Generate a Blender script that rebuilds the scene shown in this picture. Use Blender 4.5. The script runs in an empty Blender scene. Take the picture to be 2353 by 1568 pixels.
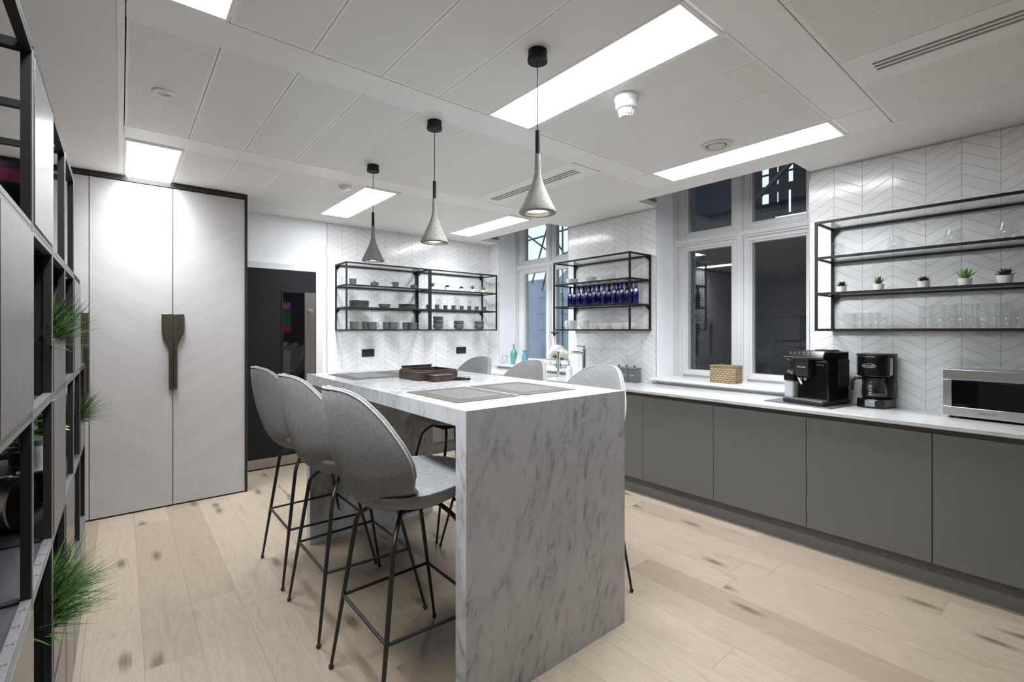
import bpy, math, random
from mathutils import Vector, Matrix
random.seed(7)
C = bpy.context.scene.collection
SC = bpy.context.scene
R = math.radians
PI = math.pi

# ------------------------------------------------------------------ mesh builder
class MB:
    def __init__(self):
        self.v, self.f, self.m, self.mi = [], [], [], 0
    def mark(self):
        return len(self.v)
    def xf(self, M, start=0):
        for i in range(start, len(self.v)):
            self.v[i] = tuple(M @ Vector(self.v[i]))
        return self
    def face(self, idx, mi=None):
        self.f.append(tuple(idx)); self.m.append(self.mi if mi is None else mi)
    def box(self, x0, x1, y0, y1, z0, z1):
        b = len(self.v)
        self.v += [(x0,y0,z0),(x1,y0,z0),(x1,y1,z0),(x0,y1,z0),(x0,y0,z1),(x1,y0,z1),(x1,y1,z1),(x0,y1,z1)]
        for q in ((0,3,2,1),(4,5,6,7),(0,1,5,4),(1,2,6,5),(2,3,7,6),(3,0,4,7)):
            self.face([b+i for i in q])
        return self
    def quad(self, a, b_, c, d):
        b = len(self.v); self.v += [tuple(a),tuple(b_),tuple(c),tuple(d)]; self.face((b,b+1,b+2,b+3)); return self
    def prism(self, pts, axis, a0, a1):
        n = len(pts); b = len(self.v)
        def mk(p, a):
            if axis == 'x': return (a, p[0], p[1])
            if axis == 'y': return (p[0], a, p[1])
            return (p[0], p[1], a)
        self.v += [mk(p, a0) for p in pts] + [mk(p, a1) for p in pts]
        self.face([b+i for i in range(n)][::-1]); self.face([b+n+i for i in range(n)])
        for i in range(n):
            j = (i+1) % n
            self.face((b+i, b+j, b+n+j, b+n+i))
        return self
    def lathe(self, prof, cx=0, cy=0, z=0, n=24):
        b = len(self.v); rows = []
        for (r, h) in prof:
            if r < 1e-6:
                rows.append([len(self.v)]); self.v.append((cx, cy, z+h))
            else:
                rows.append(list(range(len(self.v), len(self.v)+n)))
                for k in range(n):
                    a = 2*PI*k/n
                    self.v.append((cx+r*math.cos(a), cy+r*math.sin(a), z+h))
        for A, B in zip(rows, rows[1:]):
            if len(A) == 1 and len(B) == 1: continue
            for k in range(n):
                l = (k+1) % n
                if len(A) == 1: self.face((A[0], B[l], B[k]))
                elif len(B) == 1: self.face((A[k], A[l], B[0]))
                else: self.face((A[k], A[l], B[l], B[k]))
        return self
    def tube(self, path, r, n=8, closed=False, caps=True):
        P = [Vector(p) for p in path]; m = len(P)
        rr = r if isinstance(r, (list, tuple)) else [r]*m
        T = []
        for i in range(m):
            if closed: t = P[(i+1) % m]-P[i-1]
            else: t = P[min(i+1, m-1)]-P[max(i-1, 0)]
            T.append(t.normalized())
        up = Vector((0,0,1)) if abs(T[0].z) < .9 else Vector((1,0,0))
        N = (up - T[0]*up.dot(T[0])).normalized()
        rows = []
        for i in range(m):
            N = (N - T[i]*N.dot(T[i])).normalized()
            B = T[i].cross(N)
            rows.append(list(range(len(self.v), len(self.v)+n)))
            for k in range(n):
                a = 2*PI*k/n
                self.v.append(tuple(P[i] + (N*math.cos(a)+B*math.sin(a))*rr[i]))
        for i in range(m if closed else m-1):
            A, Bq = rows[i], rows[(i+1) % m]
            for k in range(n):
                l = (k+1) % n
                self.face((A[k], A[l], Bq[l], Bq[k]))
        if caps and not closed:
            self.face(rows[0][::-1]); self.face(rows[-1])
        return self
    def bar(self, p0, p1, w):
        return self.tube([p0, p1], w*.7071, n=4)
    def cyl(self, p0, p1, r0, r1=None, n=16):
        return self.tube([p0, p1], [r0, r0 if r1 is None else r1], n=n)
    def ball(self, c, r, n=12, sz=1.0):
        prof = [(r*math.sin(PI*i/8), -r*sz*math.cos(PI*i/8)) for i in range(9)]
        prof[0] = (0, prof[0][1]); prof[-1] = (0, prof[-1][1])
        return self.lathe(prof, c[0], c[1], c[2], n)
    def leaf(self, base, d, L, w, th=.002, bend=0.0, seg=4):
        d = Vector(d).normalized(); base = Vector(base)
        s = d.cross(Vector((0,0,1)))
        s = Vector((1,0,0)) if s.length < 1e-3 else s.normalized()
        u = s.cross(d).normalized(); rows = []
        for i in range(seg+1):
            t = i/seg
            p = base + d*(L*t) + Vector((0,0,-1))*(bend*L*t*t)
            ww = w*(math.sin(PI*min(1, .18+.82*t))**.8 if i < seg else 0.02)
            tt = th*(1-.8*t)
            b = len(self.v); rows.append(b)
            self.v += [tuple(p-s*ww*.5), tuple(p-u*tt), tuple(p+s*ww*.5), tuple(p+u*tt)]
        for a, b in zip(rows, rows[1:]):
            for k in range(4):
                l = (k+1) % 4
                self.face((a+k, a+l, b+l, b+k))
        return self
    def blade(self, base, d, L, w, droop, seg=5):
        d = Vector(d).normalized(); p = Vector(base); s = d.cross(Vector((0,0,1)))
        s = Vector((0,1,0)) if s.length < 1e-3 else s.normalized()
        prev = None
        for i in range(seg+1):
            t = i/seg; ww = w*(1-t)**.7*.5+.0002
            b = len(self.v); self.v += [tuple(p-s*ww), tuple(p+s*ww)]
            if prev is not None: self.face((prev, prev+1, b+1, b))
            prev = b
            d = (d + Vector((0,0,-droop/seg))).normalized(); p = p + d*(L/seg)
        return self
    def build(self, name, mat, parent=None, smooth=None, bevel=0, loc=None, rotz=0, bseg=2):
        me = bpy.data.meshes.new(name)
        me.from_pydata(self.v, [], self.f)
        mats = mat if isinstance(mat, (list, tuple)) else [mat]
        for q in mats: me.materials.append(q)
        if len(mats) > 1: me.polygons.foreach_set('material_index', self.m)
        me.update()
        o = bpy.data.objects.new(name, me); C.objects.link(o)
        if parent is not None: o.parent = parent
        if loc is not None: o.location = loc
        if rotz: o.rotation_euler = (0, 0, rotz)
        if bevel:
            md = o.modifiers.new('bevel', 'BEVEL'); md.width = bevel; md.segments = bseg; md.limit_method = 'ANGLE'; md.angle_limit = R(40)
        if smooth or bevel:
            me.shade_smooth()
            me.set_sharp_from_angle(angle=R(smooth if isinstance(smooth, (int, float)) and smooth > 1 else 40))
        return o

def thing(name, label, cat, loc=(0,0,0), rotz=0, group=None):
    o = bpy.data.objects.new(name, None); C.objects.link(o)
    o.empty_display_size = .05; o.location = loc; o.rotation_euler = (0,0,rotz)
    o['label'] = label; o['category'] = cat
    if group: o['group'] = group
    return o
def tag(o, label, cat, group=None):
    o['label'] = label; o['category'] = cat
    if group: o['group'] = group
    return o
def struct(o):
    o['kind'] = 'structure'; return o
def kids(o):
    return [c for c in bpy.data.objects if c.parent is o]
def dup(root, loc, rotz=0, label=None, group=None, scale=None):
    r = root.copy(); C.objects.link(r); r.location = loc; r.rotation_euler = (0,0,rotz)
    if scale: r.scale = (scale, scale, scale)
    if label: r['label'] = label
    if group: r['group'] = group
    for ch in kids(root):
        c = ch.copy(); C.objects.link(c); c.parent = r
        for g in kids(ch):
            d = g.copy(); C.objects.link(d); d.parent = c
    return r
ORD = ['first','second','third','fourth','fifth','sixth','seventh','eighth','ninth','tenth','eleventh','twelfth','thirteenth','fourteenth','fifteenth','sixteenth']
class Kit:
    """builds one thing with its parts, then copies it for every repeat"""
    def __init__(self, maker): self.mk, self.first, self.used = maker, None, False
    def put(self, loc, rotz, label, group=None, scale=None):
        if not self.used:
            self.used = True; self.first = self.mk(); o = self.first
            o.location = loc; o.rotation_euler = (0,0,rotz); o['label'] = label
            if group: o['group'] = group
            if scale: o.scale = (scale,)*3
            return o
        return dup(self.first, loc, rotz, label, group, scale or 1.0)

# ------------------------------------------------------------------ materials
class NT:
    def __init__(self, name):
        self.mat = bpy.data.materials.new(name); self.mat.use_nodes = True
        self.t = self.mat.node_tree; self.t.nodes.clear()
        self.out = self.t.nodes.new('ShaderNodeOutputMaterial')
    def n(self, typ, ins=None, **kw):
        nd = self.t.nodes.new(typ)
        for k, v in kw.items(): setattr(nd, k, v)
        if ins:
            for k, v in ins.items():
                s = nd.inputs[k]
                if isinstance(v, bpy.types.NodeSocket): self.t.links.new(v, s)
                else: s.default_value = v
        return nd
    def math(self, op, a, b=None, c=None, clamp=False):
        ins = {0: a}
        if b is not None: ins[1] = b
        if c is not None: ins[2] = c
        nd = self.n('ShaderNodeMath', ins, operation=op); nd.use_clamp = clamp
        return nd.outputs[0]
    def coord(self): return self.n('ShaderNodeTexCoord').outputs['Object']
    def xyz(self, v):
        s = self.n('ShaderNodeSeparateXYZ', {0: v}); return s.outputs[0], s.outputs[1], s.outputs[2]
    def comb(self, x, y, z): return self.n('ShaderNodeCombineXYZ', {0: x, 1: y, 2: z}).outputs[0]
    def noise(self, v, scale=1, detail=4, rough=.5, dist=0):
        return self.n('ShaderNodeTexNoise', {'Vector': v, 'Scale': scale, 'Detail': detail, 'Roughness': rough, 'Distortion': dist}).outputs['Fac']
    def ramp(self, fac, stops, interp='LINEAR'):
        nd = self.n('ShaderNodeValToRGB', {0: fac}); cr = nd.color_ramp; cr.interpolation = interp
        while len(cr.elements) < len(stops): cr.elements.new(.5)
        for e, (p, c) in zip(cr.elements, stops):
            e.position = p; e.color = (c[0], c[1], c[2], 1)
        return nd.outputs[0]
    def mix(self, fac, a, b, blend='MIX'):
        nd = self.n('ShaderNodeMix', None, data_type='RGBA', blend_type=blend)
        for s, v in ((nd.inputs[0], fac), (nd.inputs[6], a), (nd.inputs[7], b)):
            if isinstance(v, bpy.types.NodeSocket): self.t.links.new(v, s)
            else: s.default_value = v if not isinstance(v, tuple) or len(v) == 4 else (*v, 1)
        return nd.outputs[2]
    def step(self, v, lo, hi):
        return self.n('ShaderNodeMapRange', {0: v, 1: lo, 2: hi, 3: 0.0, 4: 1.0}).outputs[0]
    def pbr(self, col, rough=.5, metal=0.0, bump=None, bstr=.3, bdist=.002, spec=.5, emit=None, estr=0, sheen=0, coat=0, trans=0):
        ins = {'Roughness': rough, 'Metallic': metal, 'Specular IOR Level': spec, 'Sheen Weight': sheen, 'Coat Weight': coat, 'Coat Roughness': .05}
        ins['Base Color'] = col if isinstance(col, bpy.types.NodeSocket) else (*col, 1)
        if emit is not None: ins['Emission Color'] = (*emit, 1) if isinstance(emit, tuple) else emit; ins['Emission Strength'] = estr
        if bump is not None:
            ins['Normal'] = self.n('ShaderNodeBump', {'Height': bump, 'Strength': bstr, 'Distance': bdist}).outputs[0]
        p = self.n('ShaderNodeBsdfPrincipled', ins)
        self.t.links.new(p.outputs[0], self.out.inputs[0]); return self.mat

def pmat(name, col, rough=.5, metal=0.0, **k): return NT(name).pbr(col, rough, metal, **k)

def grain_mat(name, a, b, rough, scale=60, metal=0.0, bstr=.15, **k):
    m = NT(name); f = m.noise(m.coord(), scale, 5, .6)
    return m.pbr(m.ramp(f, [(.35, a), (.65, b)]), rough, metal, bump=f, bstr=bstr, bdist=.001, **k)

def thin_glass(name, col=(1,1,1), base=.04, rough=0.0, gl=(1,1,1), diffuse=0.0, dcol=(1,1,1), top=1.0):
    m = NT(name)
    f = m.n('ShaderNodeLayerWeight', {'Blend': .5}).outputs['Facing']
    f5 = m.math('POWER', f, 5.0)
    fac = m.math('MULTIPLY_ADD', f5, top-base, base, clamp=True)
    tr = m.n('ShaderNodeBsdfTransparent', {'Color': (*col, 1)}).outputs[0]
    if diffuse:
        df = m.n('ShaderNodeBsdfDiffuse', {'Color': (*dcol, 1)}).outputs[0]
        tr = m.n('ShaderNodeMixShader', {0: diffuse, 1: tr, 2: df}).outputs[0]
    g = m.n('ShaderNodeBsdfGlossy', {'Color': (*gl, 1), 'Roughness': rough}).outputs[0]
    s = m.n('ShaderNodeMixShader', {0: fac, 1: tr, 2: g}).outputs[0]
    m.t.links.new(s, m.out.inputs[0]); return m.mat

def tile_mat(name, axis, off, z0, pitch=.1668, row=.0655, rise=.096):
    m = NT(name); x, y, z = m.xyz(m.coord())
    u = m.math('DIVIDE', m.math('SUBTRACT', x if axis == 'x' else y, off), pitch)
    pp = m.math('PINGPONG', u, 1.0)
    s = m.math('DIVIDE', m.math('SUBTRACT', m.math('MULTIPLY_ADD', pp, -rise, z), z0), row)
    fr = m.math('FRACT', s)
    a = m.math('ABSOLUTE', m.math('SUBTRACT', fr, .5))
    b = m.math('ABSOLUTE', m.math('SUBTRACT', m.math('FRACT', u), .5))
    ga = m.step(a, .5-.034, .5-.022); gb = m.step(b, .5-.0125, .5-.0085)
    g = m.math('MAXIMUM', ga, gb)
    wn = m.n('ShaderNodeTexWhiteNoise', {0: m.comb(m.math('FLOOR', s), m.math('FLOOR', u), 0.0)}, noise_dimensions='3D').outputs['Value']
    tile = m.mix(wn, (.80,.798,.805), (.855,.853,.86))
    col = m.mix(g, tile, (.50,.50,.50))
    ht = m.math('SUBTRACT', m.math('MULTIPLY', m.noise(m.coord(), 9, 2), .35), g)
    return m.pbr(col, m.math('MULTIPLY_ADD', g, .5, .14), bump=ht, bstr=.35, bdist=.0015)

def marble_mat(name, d=(.30,.30,.9), base=(.70,.70,.70), vein=(.30,.31,.325), rough=.12, amt=1.0):
    m = NT(name); p = m.coord()
    dv = Vector(d).normalized(); e1 = dv.cross(Vector((0,1,0.2))).normalized(); e2 = dv.cross(e1)
    dot = lambda q: m.n('ShaderNodeVectorMath', {0: p, 1: tuple(q)}, operation='DOT_PRODUCT').outputs['Value']
    A, B, D = dot(dv), dot(e1), dot(e2)
    v1 = m.comb(m.math('MULTIPLY', A, 7.0), m.math('MULTIPLY', B, 30.0), m.math('MULTIPLY', D, 30.0))
    n1 = m.noise(v1, 1.0, 8, .66, .35)
    v2 = m.comb(m.math('MULTIPLY', A, 1.6), m.math('MULTIPLY', B, 5.0), m.math('MULTIPLY', D, 5.0))
    n2 = m.noise(v2, 1.0, 5, .6, .6)
    cloud = m.ramp(n2, [(.30, (base[0]*1.04, base[1]*1.04, base[2]*1.03)), (.52, base), (.72, (base[0]*.80, base[1]*.805, base[2]*.82))])
    dens = m.step(n2, .40, .66)
    vm = m.math('MULTIPLY', m.step(n1, .50, .69), m.math('MULTIPLY_ADD', dens, .75*amt, .25*amt))
    n3 = m.noise(p, 45, 4, .6)
    col = m.mix(vm, cloud, vein)
    col = m.mix(m.math('MULTIPLY', m.step(n3, .45, .75), .12), col, (.5,.5,.5))
    return m.pbr(col, rough)

def oak_mat():
    m = NT('oak_floor'); p = m.coord(); x, y, z = m.xyz(p)
    u = m.math('DIVIDE', m.math('SUBTRACT', x, .075), .2017); iu = m.math('FLOOR', u)
    r1 = m.n('ShaderNodeTexWhiteNoise', {'W': iu}, noise_dimensions='1D').outputs['Value']
    v = m.math('DIVIDE', m.math('MULTIPLY_ADD', r1, 5.3, y), 1.85); iv = m.math('FLOOR', v)
    wn = m.n('ShaderNodeTexWhiteNoise', {0: m.comb(iu, iv, 0.0)}, noise_dimensions='3D')
    rnd = wn.outputs['Value']
    rs = m.math('MULTIPLY', rnd, 40.0)
    # long grain and cathedral rings
    warp = m.noise(m.comb(m.math('MULTIPLY_ADD', x, 3.5, rs), m.math('MULTIPLY', y, .9), rs), 1.0, 3, .5)
    ring = m.math('MULTIPLY_ADD', warp, 22.0, m.math('MULTIPLY', x, 20.0))
    rg = m.math('ABSOLUTE', m.math('SUBTRACT', m.math('FRACT', ring), .5))
    fine = m.noise(m.comb(m.math('MULTIPLY_ADD', x, 130.0, rs), m.math('MULTIPLY', y, 5.0), rs), 1.0, 6, .65)
    fac = m.math('ADD', m.math('MULTIPLY', rg, .26), m.math('MULTIPLY_ADD', fine, .75, .07))
    wood = m.ramp(fac, [(.22, (.225,.183,.138)), (.45, (.292,.243,.188)), (.75, (.345,.292,.232))])
    tone = m.ramp(rnd, [(0, (.80,.76,.72)), (.35, (.95,.93,.91)), (.7, (1,.99,.97)), (1, (1.06,1.04,1.02))])
    wood = m.mix(1.0, wood, tone, 'MULTIPLY')
    # knots and mineral streaks
    kv = m.comb(m.math('ADD', m.math('MULTIPLY_ADD', fine, .30, m.math('MULTIPLY', x, 5.2)), rs), m.math('MULTIPLY_ADD', fine, .10, m.math('MULTIPLY', y, 1.6)), 0.0)
    vo = m.n('ShaderNodeTexVoronoi', None, feature='F1', voronoi_dimensions='2D'); vo.inputs['Scale'].default_value = 1.0; m.t.links.new(kv, vo.inputs['Vector'])
    sel = m.step(m.xyz(vo.outputs['Color'])[0], .50, .56)
    k = m.math('MULTIPLY', m.math('SUBTRACT', 1.0, m.step(vo.outputs['Distance'], .04, .17)), sel)
    wood = m.mix(m.math('MULTIPLY', k, .8), wood, (.075,.055,.04))
    sn = m.noise(m.comb(m.math('MULTIPLY_ADD', x, 9.0, rs), m.math('MULTIPLY', y, 1.1), 3.0), 1.0, 4, .6)
    wood = m.mix(m.math('MULTIPLY', m.step(sn, .60, .76), .5), wood, (.13,.10,.078))
    e1 = m.math('ABSOLUTE', m.math('SUBTRACT', m.math('FRACT', u), .5))
    e2 = m.math('ABSOLUTE', m.math('SUBTRACT', m.math('FRACT', v), .5))
    seam = m.math('MAXIMUM', m.step(e1, .5-.008, .5-.003), m.step(e2, .5-.0011, .5-.0005))
    col = m.mix(m.math('MULTIPLY', seam, .6), wood, (.14,.10,.07))
    ht = m.math('SUBTRACT', m.math('MULTIPLY', fine, .25), seam)
    return m.pbr(col, m.math('MULTIPLY_ADD', fine, .15, .34), bump=ht, bstr=.25, bdist=.001, spec=.4)

def perf_mat():
    m = NT('perforated_metal'); x, y, z = m.xyz(m.coord())
    fx = m.math('SUBTRACT', m.math('FRACT', m.math('DIVIDE', x, .0062)), .5)
    fy = m.math('SUBTRACT', m.math('FRACT', m.math('DIVIDE', y, .0062)), .5)
    d = m.math('SQRT', m.math('ADD', m.math('MULTIPLY', fx, fx), m.math('MULTIPLY', fy, fy)))
    hole = m.math('SUBTRACT', 1.0, m.step(d, .17, .23))
    return m.pbr(m.mix(hole, (.92,.92,.90), (.40,.40,.39)), .5, spec=.3)

def veneer_mat(name, ang):
    m = NT(name); x, y, z = m.xyz(m.coord()); c, s = math.cos(ang), math.sin(ang)
    a = m.math('ADD', m.math('MULTIPLY', x, c), m.math('MULTIPLY', z, s))
    b = m.math('ADD', m.math('MULTIPLY', x, -s), m.math('MULTIPLY', z, c))
    n1 = m.noise(m.comb(m.math('MULTIPLY', a, 3.0), m.math('MULTIPLY', b, 70.0), y), 1.0, 6, .65)
    n2 = m.noise(m.comb(m.math('MULTIPLY', a, .8), m.math('MULTIPLY', b, 9.0), y), 1.0, 3, .6)
    f = m.math('ADD', m.math('MULTIPLY', n1, .55), m.math('MULTIPLY', n2, .45))
    return m.pbr(m.ramp(f, [(.30, (.395,.378,.372)), (.5, (.432,.417,.412)), (.70, (.468,.455,.450))]), .5, bump=n1, bstr=.08, bdist=.0006, spec=.2)

def fabric_mat(name, a, b):
    m = NT(name); p = m.coord(); x, y, z = m.xyz(p)
    n1 = m.noise(m.comb(m.math('MULTIPLY', x, 420.0), m.math('MULTIPLY', y, 420.0), m.math('MULTIPLY', z, 60.0)), 1.0, 3, .6)
    n2 = m.noise(m.comb(m.math('MULTIPLY', x, 60.0), m.math('MULTIPLY', y, 60.0), m.math('MULTIPLY', z, 420.0)), 1.0, 3, .6)
    f = m.math('MULTIPLY', m.math('ADD', n1, n2), .5)
    return m.pbr(m.ramp(f, [(.38, a), (.62, b)]), .9, bump=f, bstr=.35, bdist=.001, sheen=.08, spec=.15)

def brushed_mat(name, a, b, rough, metal=1.0):
    m = NT(name); x, y, z = m.xyz(m.coord())
    n = m.noise(m.comb(m.math('MULTIPLY', x, 90.0), m.math('MULTIPLY', y, 90.0), m.math('MULTIPLY', z, 3.0)), 1.0, 4, .6)
    return m.pbr(m.ramp(n, [(.3, a), (.7, b)]), rough, metal)

def weave_mat():
    m = NT('seagrass_weave'); x, y, z = m.xyz(m.coord())
    h = m.math('ADD', x, y)
    iz = m.math('FLOOR', m.math('MULTIPLY', z, 56.0))
    ph = m.math('MULTIPLY_ADD', m.math('MODULO', iz, 2.0), .5, m.math('MULTIPLY', h, 30.0))
    a = m.math('ABSOLUTE', m.math('SUBTRACT', m.math('FRACT', ph), .5))
    b = m.math('ABSOLUTE', m.math('SUBTRACT', m.math('FRACT', m.math('MULTIPLY', z, 56.0)), .5))
    ht = m.math('SUBTRACT', 1.0, m.math('ADD', m.math('MULTIPLY', a, 1.0), m.math('MULTIPLY', b, 1.2)))
    n = m.noise(m.coord(), 120, 4, .6)
    f = m.math('MULTIPLY_ADD', n, .35, m.math('MULTIPLY', ht, .62))
    return m.pbr(m.ramp(f, [(.2, (.07,.045,.02)), (.45, (.30,.215,.115)), (.75, (.47,.36,.215))]), .75, bump=ht, bstr=.9, bdist=.004)

def net_mat():
    m = NT('debris_netting'); x, y, z = m.xyz(m.coord())
    a = m.math('ABSOLUTE', m.math('SUBTRACT', m.math('FRACT', m.math('MULTIPLY', y, 34.0)), .5))
    b = m.math('ABSOLUTE', m.math('SUBTRACT', m.math('FRACT', m.math('MULTIPLY', z, 34.0)), .5))
    g = m.math('MAXIMUM', m.step(a, .36, .40), m.step(b, .36, .40))
    tr = m.n('ShaderNodeBsdfTransparent').outputs[0]
    df = m.n('ShaderNodeBsdfDiffuse', {'Color': (.055,.055,.058,1)}).outputs[0]
    s = m.n('ShaderNodeMixShader', {0: g, 1: tr, 2: df}).outputs[0]
    m.t.links.new(s, m.out.inputs[0]); return m.mat

def brick_mat(name, a, b, mortar):
    m = NT(name); x, y, z = m.xyz(m.coord())
    br = m.n('ShaderNodeTexBrick', {'Vector': m.comb(y, z, 0.0), 'Color1': (*a,1), 'Color2': (*b,1), 'Mortar': (*mortar,1), 'Scale': 4.5, 'Mortar Size': .015})
    return m.pbr(br.outputs['Color'], .8)

M = {}
M['oak'] = oak_mat()
M['paint'] = grain_mat('white_paint', (.84,.855,.885), (.87,.885,.91), .55, 140, bstr=.03)
M['charcoal'] = grain_mat('charcoal_paint', (.05,.05,.052), (.065,.065,.068), .6, 140, bstr=.03)
M['plaster'] = grain_mat('ceiling_plaster', (.88,.87,.855), (.91,.90,.885), .6, 90, bstr=.03)
M['band'] = grain_mat('white_metal_band', (.92,.92,.905), (.94,.94,.925), .38, 200, bstr=.01)
M['perf'] = perf_mat()
M['gap'] = pmat('shadow_gap', (.03,.03,.03), .8)
M['tile_right'] = tile_mat('chevron_tile_right', 'y', .653, 2.452)
M['tile_mid'] = tile_mat('chevron_tile_pier', 'y', 2.949, 2.430)
M['tile_back'] = tile_mat('chevron_tile_back', 'x', 2.246, 2.363, pitch=.1715)
M['trim'] = pmat('tile_trim', (.42,.42,.42), .35, .8)
M['gloss_white'] = grain_mat('white_gloss', (.63,.635,.645), (.66,.665,.675), .25, 80, bstr=.02)
M['marble'] = marble_mat('carrara_marble', base=(.50,.508,.53), vein=(.13,.137,.155), amt=.95)
M['worktop'] = marble_mat('worktop_marble', d=(.15,.95,.2), base=(.57,.572,.575), vein=(.30,.31,.32), amt=.8)
M['cab'] = grain_mat('grey_lacquer', (.132,.133,.124), (.140,.141,.132), .36, 30, bstr=.01, spec=.4)
M['cab_dark'] = pmat('grey_channel', (.10,.10,.093), .5)
M['plinth'] = grain_mat('grey_plinth', (.12,.122,.122), (.135,.137,.137), .4, 40, bstr=.01)
M['black'] = grain_mat('black_powder_coat', (.011,.0115,.012), (.016,.0165,.017), .42, 300, bstr=.05)
M['black_frame'] = grain_mat('graphite_frame', (.012,.0125,.0135), (.017,.0175,.019), .55, 300, bstr=.05, spec=.25)
M['ven_l'] = veneer_mat('ash_veneer_falling', R(-36))
M['ven_r'] = veneer_mat('ash_veneer_rising', R(32))
M['trim_dark'] = brushed_mat('dark_trim', (.028,.029,.030), (.045,.046,.047), .4, .6)
M['bronze'] = brushed_mat('dark_bronze', (.13,.112,.088), (.18,.156,.125), .38, 1.0)
M['door_black'] = grain_mat('black_door', (.008,.0085,.010), (.011,.0115,.013), .5, 120, bstr=.03, spec=.2)
M['dark_glass'] = pmat('black_glass', (.004,.004,.005), .03, spec=.9)
M['steel'] = brushed_mat('brushed_steel', (.58,.57,.55), (.64,.63,.61), .30)
M['steel_warm'] = brushed_mat('brushed_steel_plate', (.30,.28,.255), (.40,.375,.345), .3)
M['chrome'] = pmat('chrome', (.75,.75,.76), .08, 1.0)
M['fabric'] = fabric_mat('grey_wool', (.20,.202,.206), (.33,.333,.337))
M['piping'] = fabric_mat('grey_wool_piping', (.26,.26,.265), (.36,.36,.365))
M['glass'] = thin_glass('clear_glass', (.985,.99,.99))
M['glass_shelf'] = thin_glass('shelf_glass', (.945,.96,.958), base=.07)
M['glassware'] = thin_glass('glassware', (.975,.98,.98), base=.045, top=.5)
M['frosted'] = thin_glass('frosted_plastic', (.8,.8,.83), base=.05, diffuse=.6, dcol=(.62,.62,.68))
M['blue_glass'] = thin_glass('cobalt_glass', (.05,.08,.62), base=.07, diffuse=.22, dcol=(.01,.018,.26), top=.8)
M['aqua_glass'] = thin_glass('aqua_glass', (.62,.84,.80), base=.05, diffuse=.10, dcol=(.45,.72,.68))
M['sky_glass'] = thin_glass('sky_blue_glass', (.42,.72,.80), base=.05, diffuse=.42, dcol=(.20,.55,.66))
M['pane'] = thin_glass('window_glass', (.97,.98,.985), base=.055)
M['concrete'] = grain_mat('cast_concrete', (.215,.208,.19), (.30,.29,.265), .8, 75, bstr=.25)
M['stoneware'] = grain_mat('grey_stoneware', (.085,.086,.088), (.11,.111,.113), .5, 150, bstr=.05)
M['china'] = grain_mat('white_china', (.76,.765,.76), (.80,.805,.80), .2, 60, bstr=.01)
M['pot'] = grain_mat('white_pot', (.76,.76,.755), (.82,.82,.815), .5, 60, bstr=.02)
M['soil'] = grain_mat('soil', (.03,.02,.012), (.06,.045,.03), .9, 200, bstr=.4)
def leafm(n, a, b): return grain_mat(n, a, b, .45, 40, bstr=.1)
M['leaf_dark'] = leafm('leaf_dark', (.015,.055,.028), (.045,.12,.055))
M['leaf_olive'] = leafm('leaf_olive', (.05,.055,.015), (.13,.12,.035))
M['leaf_lime'] = leafm('leaf_lime', (.13,.30,.05), (.30,.52,.13))
M['leaf_mid'] = leafm('leaf_mid', (.03,.10,.03), (.08,.20,.06))
M['grass'] = leafm('grass_blades', (.012,.038,.008), (.05,.115,.022))
M['grass2'] = leafm('grass_blades_pale', (.05,.105,.025), (.12,.20,.06))
M['petal'] = grain_mat('cream_petals', (.78,.76,.66), (.86,.85,.78), .6, 60, bstr=.1)
M['walnut'] = grain_mat('dark_wenge', (.028,.018,.013), (.052,.036,.028), .35, 90, bstr=.1)
M['mat_edge'] = grain_mat('placemat_border', (.085,.078,.072), (.105,.098,.091), .7, 300, bstr=.1, spec=.12)
M['mat_in'] = grain_mat('placemat_field', (.095,.095,.096), (.125,.125,.126), .6, 350, bstr=.1, spec=.2)
M['plastic_black'] = pmat('gloss_black_plastic', (.007,.007,.0075), .12)
M['plastic_matt'] = grain_mat('matt_black_plastic', (.010,.010,.011), (.016,.016,.017), .42, 200, bstr=.05)
M['silver'] = pmat('silver_plastic', (.42,.42,.43), .28, .8)
M['print'] = pmat('white_print', (.62,.62,.62), .5)
M['print_dark'] = pmat('dark_print', (.06,.06,.06), .5)
M['white_plastic'] = grain_mat('white_plastic', (.80,.80,.80), (.84,.84,.84), .3, 60, bstr=.01)
M['cream_plastic'] = grain_mat('cream_plastic', (.66,.655,.61), (.70,.695,.65), .4, 60, bstr=.01)
M['slot'] = pmat('grille_slot', (.05,.05,.048), .7)
M['seagrass'] = weave_mat()
M['tin'] = grain_mat('grey_enamel', (.115,.118,.122), (.135,.138,.142), .4, 60, bstr=.02)
M['cell_grey'] = brushed_mat('satin_grey_panel', (.20,.197,.195), (.25,.246,.243), .28, .8)
M['rail'] = grain_mat('satin_rail', (.16,.16,.165), (.25,.25,.255), .38, 260, metal=.6, bstr=.1)
M['deck'] = grain_mat('graphite_deck', (.030,.031,.035), (.045,.046,.05), .35, 60, bstr=.02)
M['lamp_on'] = NT('led_panel').pbr((.8,.8,.8), .5, emit=(.94,.97,1.0), estr=12.5)
M['bulb'] = NT('warm_bulb').pbr((.8,.8,.8), .5, emit=(1.0,.80,.55), estr=14.0)
M['facade'] = brick_mat('dark_brick', (.020,.022,.026), (.030,.032,.037), (.012,.013,.015))  # near-black brick colour for the outside wall, deck and ground
M['facade_blue'] = grain_mat('blue_sheeting', (.20,.245,.30), (.25,.295,.35), .6, 3, bstr=.1)
M['pole'] = grain_mat('scaffold_tube', (.035,.038,.043), (.06,.065,.07), .5, 40, bstr=.1)
M['plank'] = grain_mat('scaffold_board', (.10,.095,.06), (.16,.15,.10), .7, 20, bstr=.2)
M['net'] = net_mat()
M['chips_blue'] = pmat('blue_wrapper', (.05,.07,.55), .3)
M['chips_red'] = pmat('coral_wrapper', (.65,.20,.14), .3)
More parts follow.
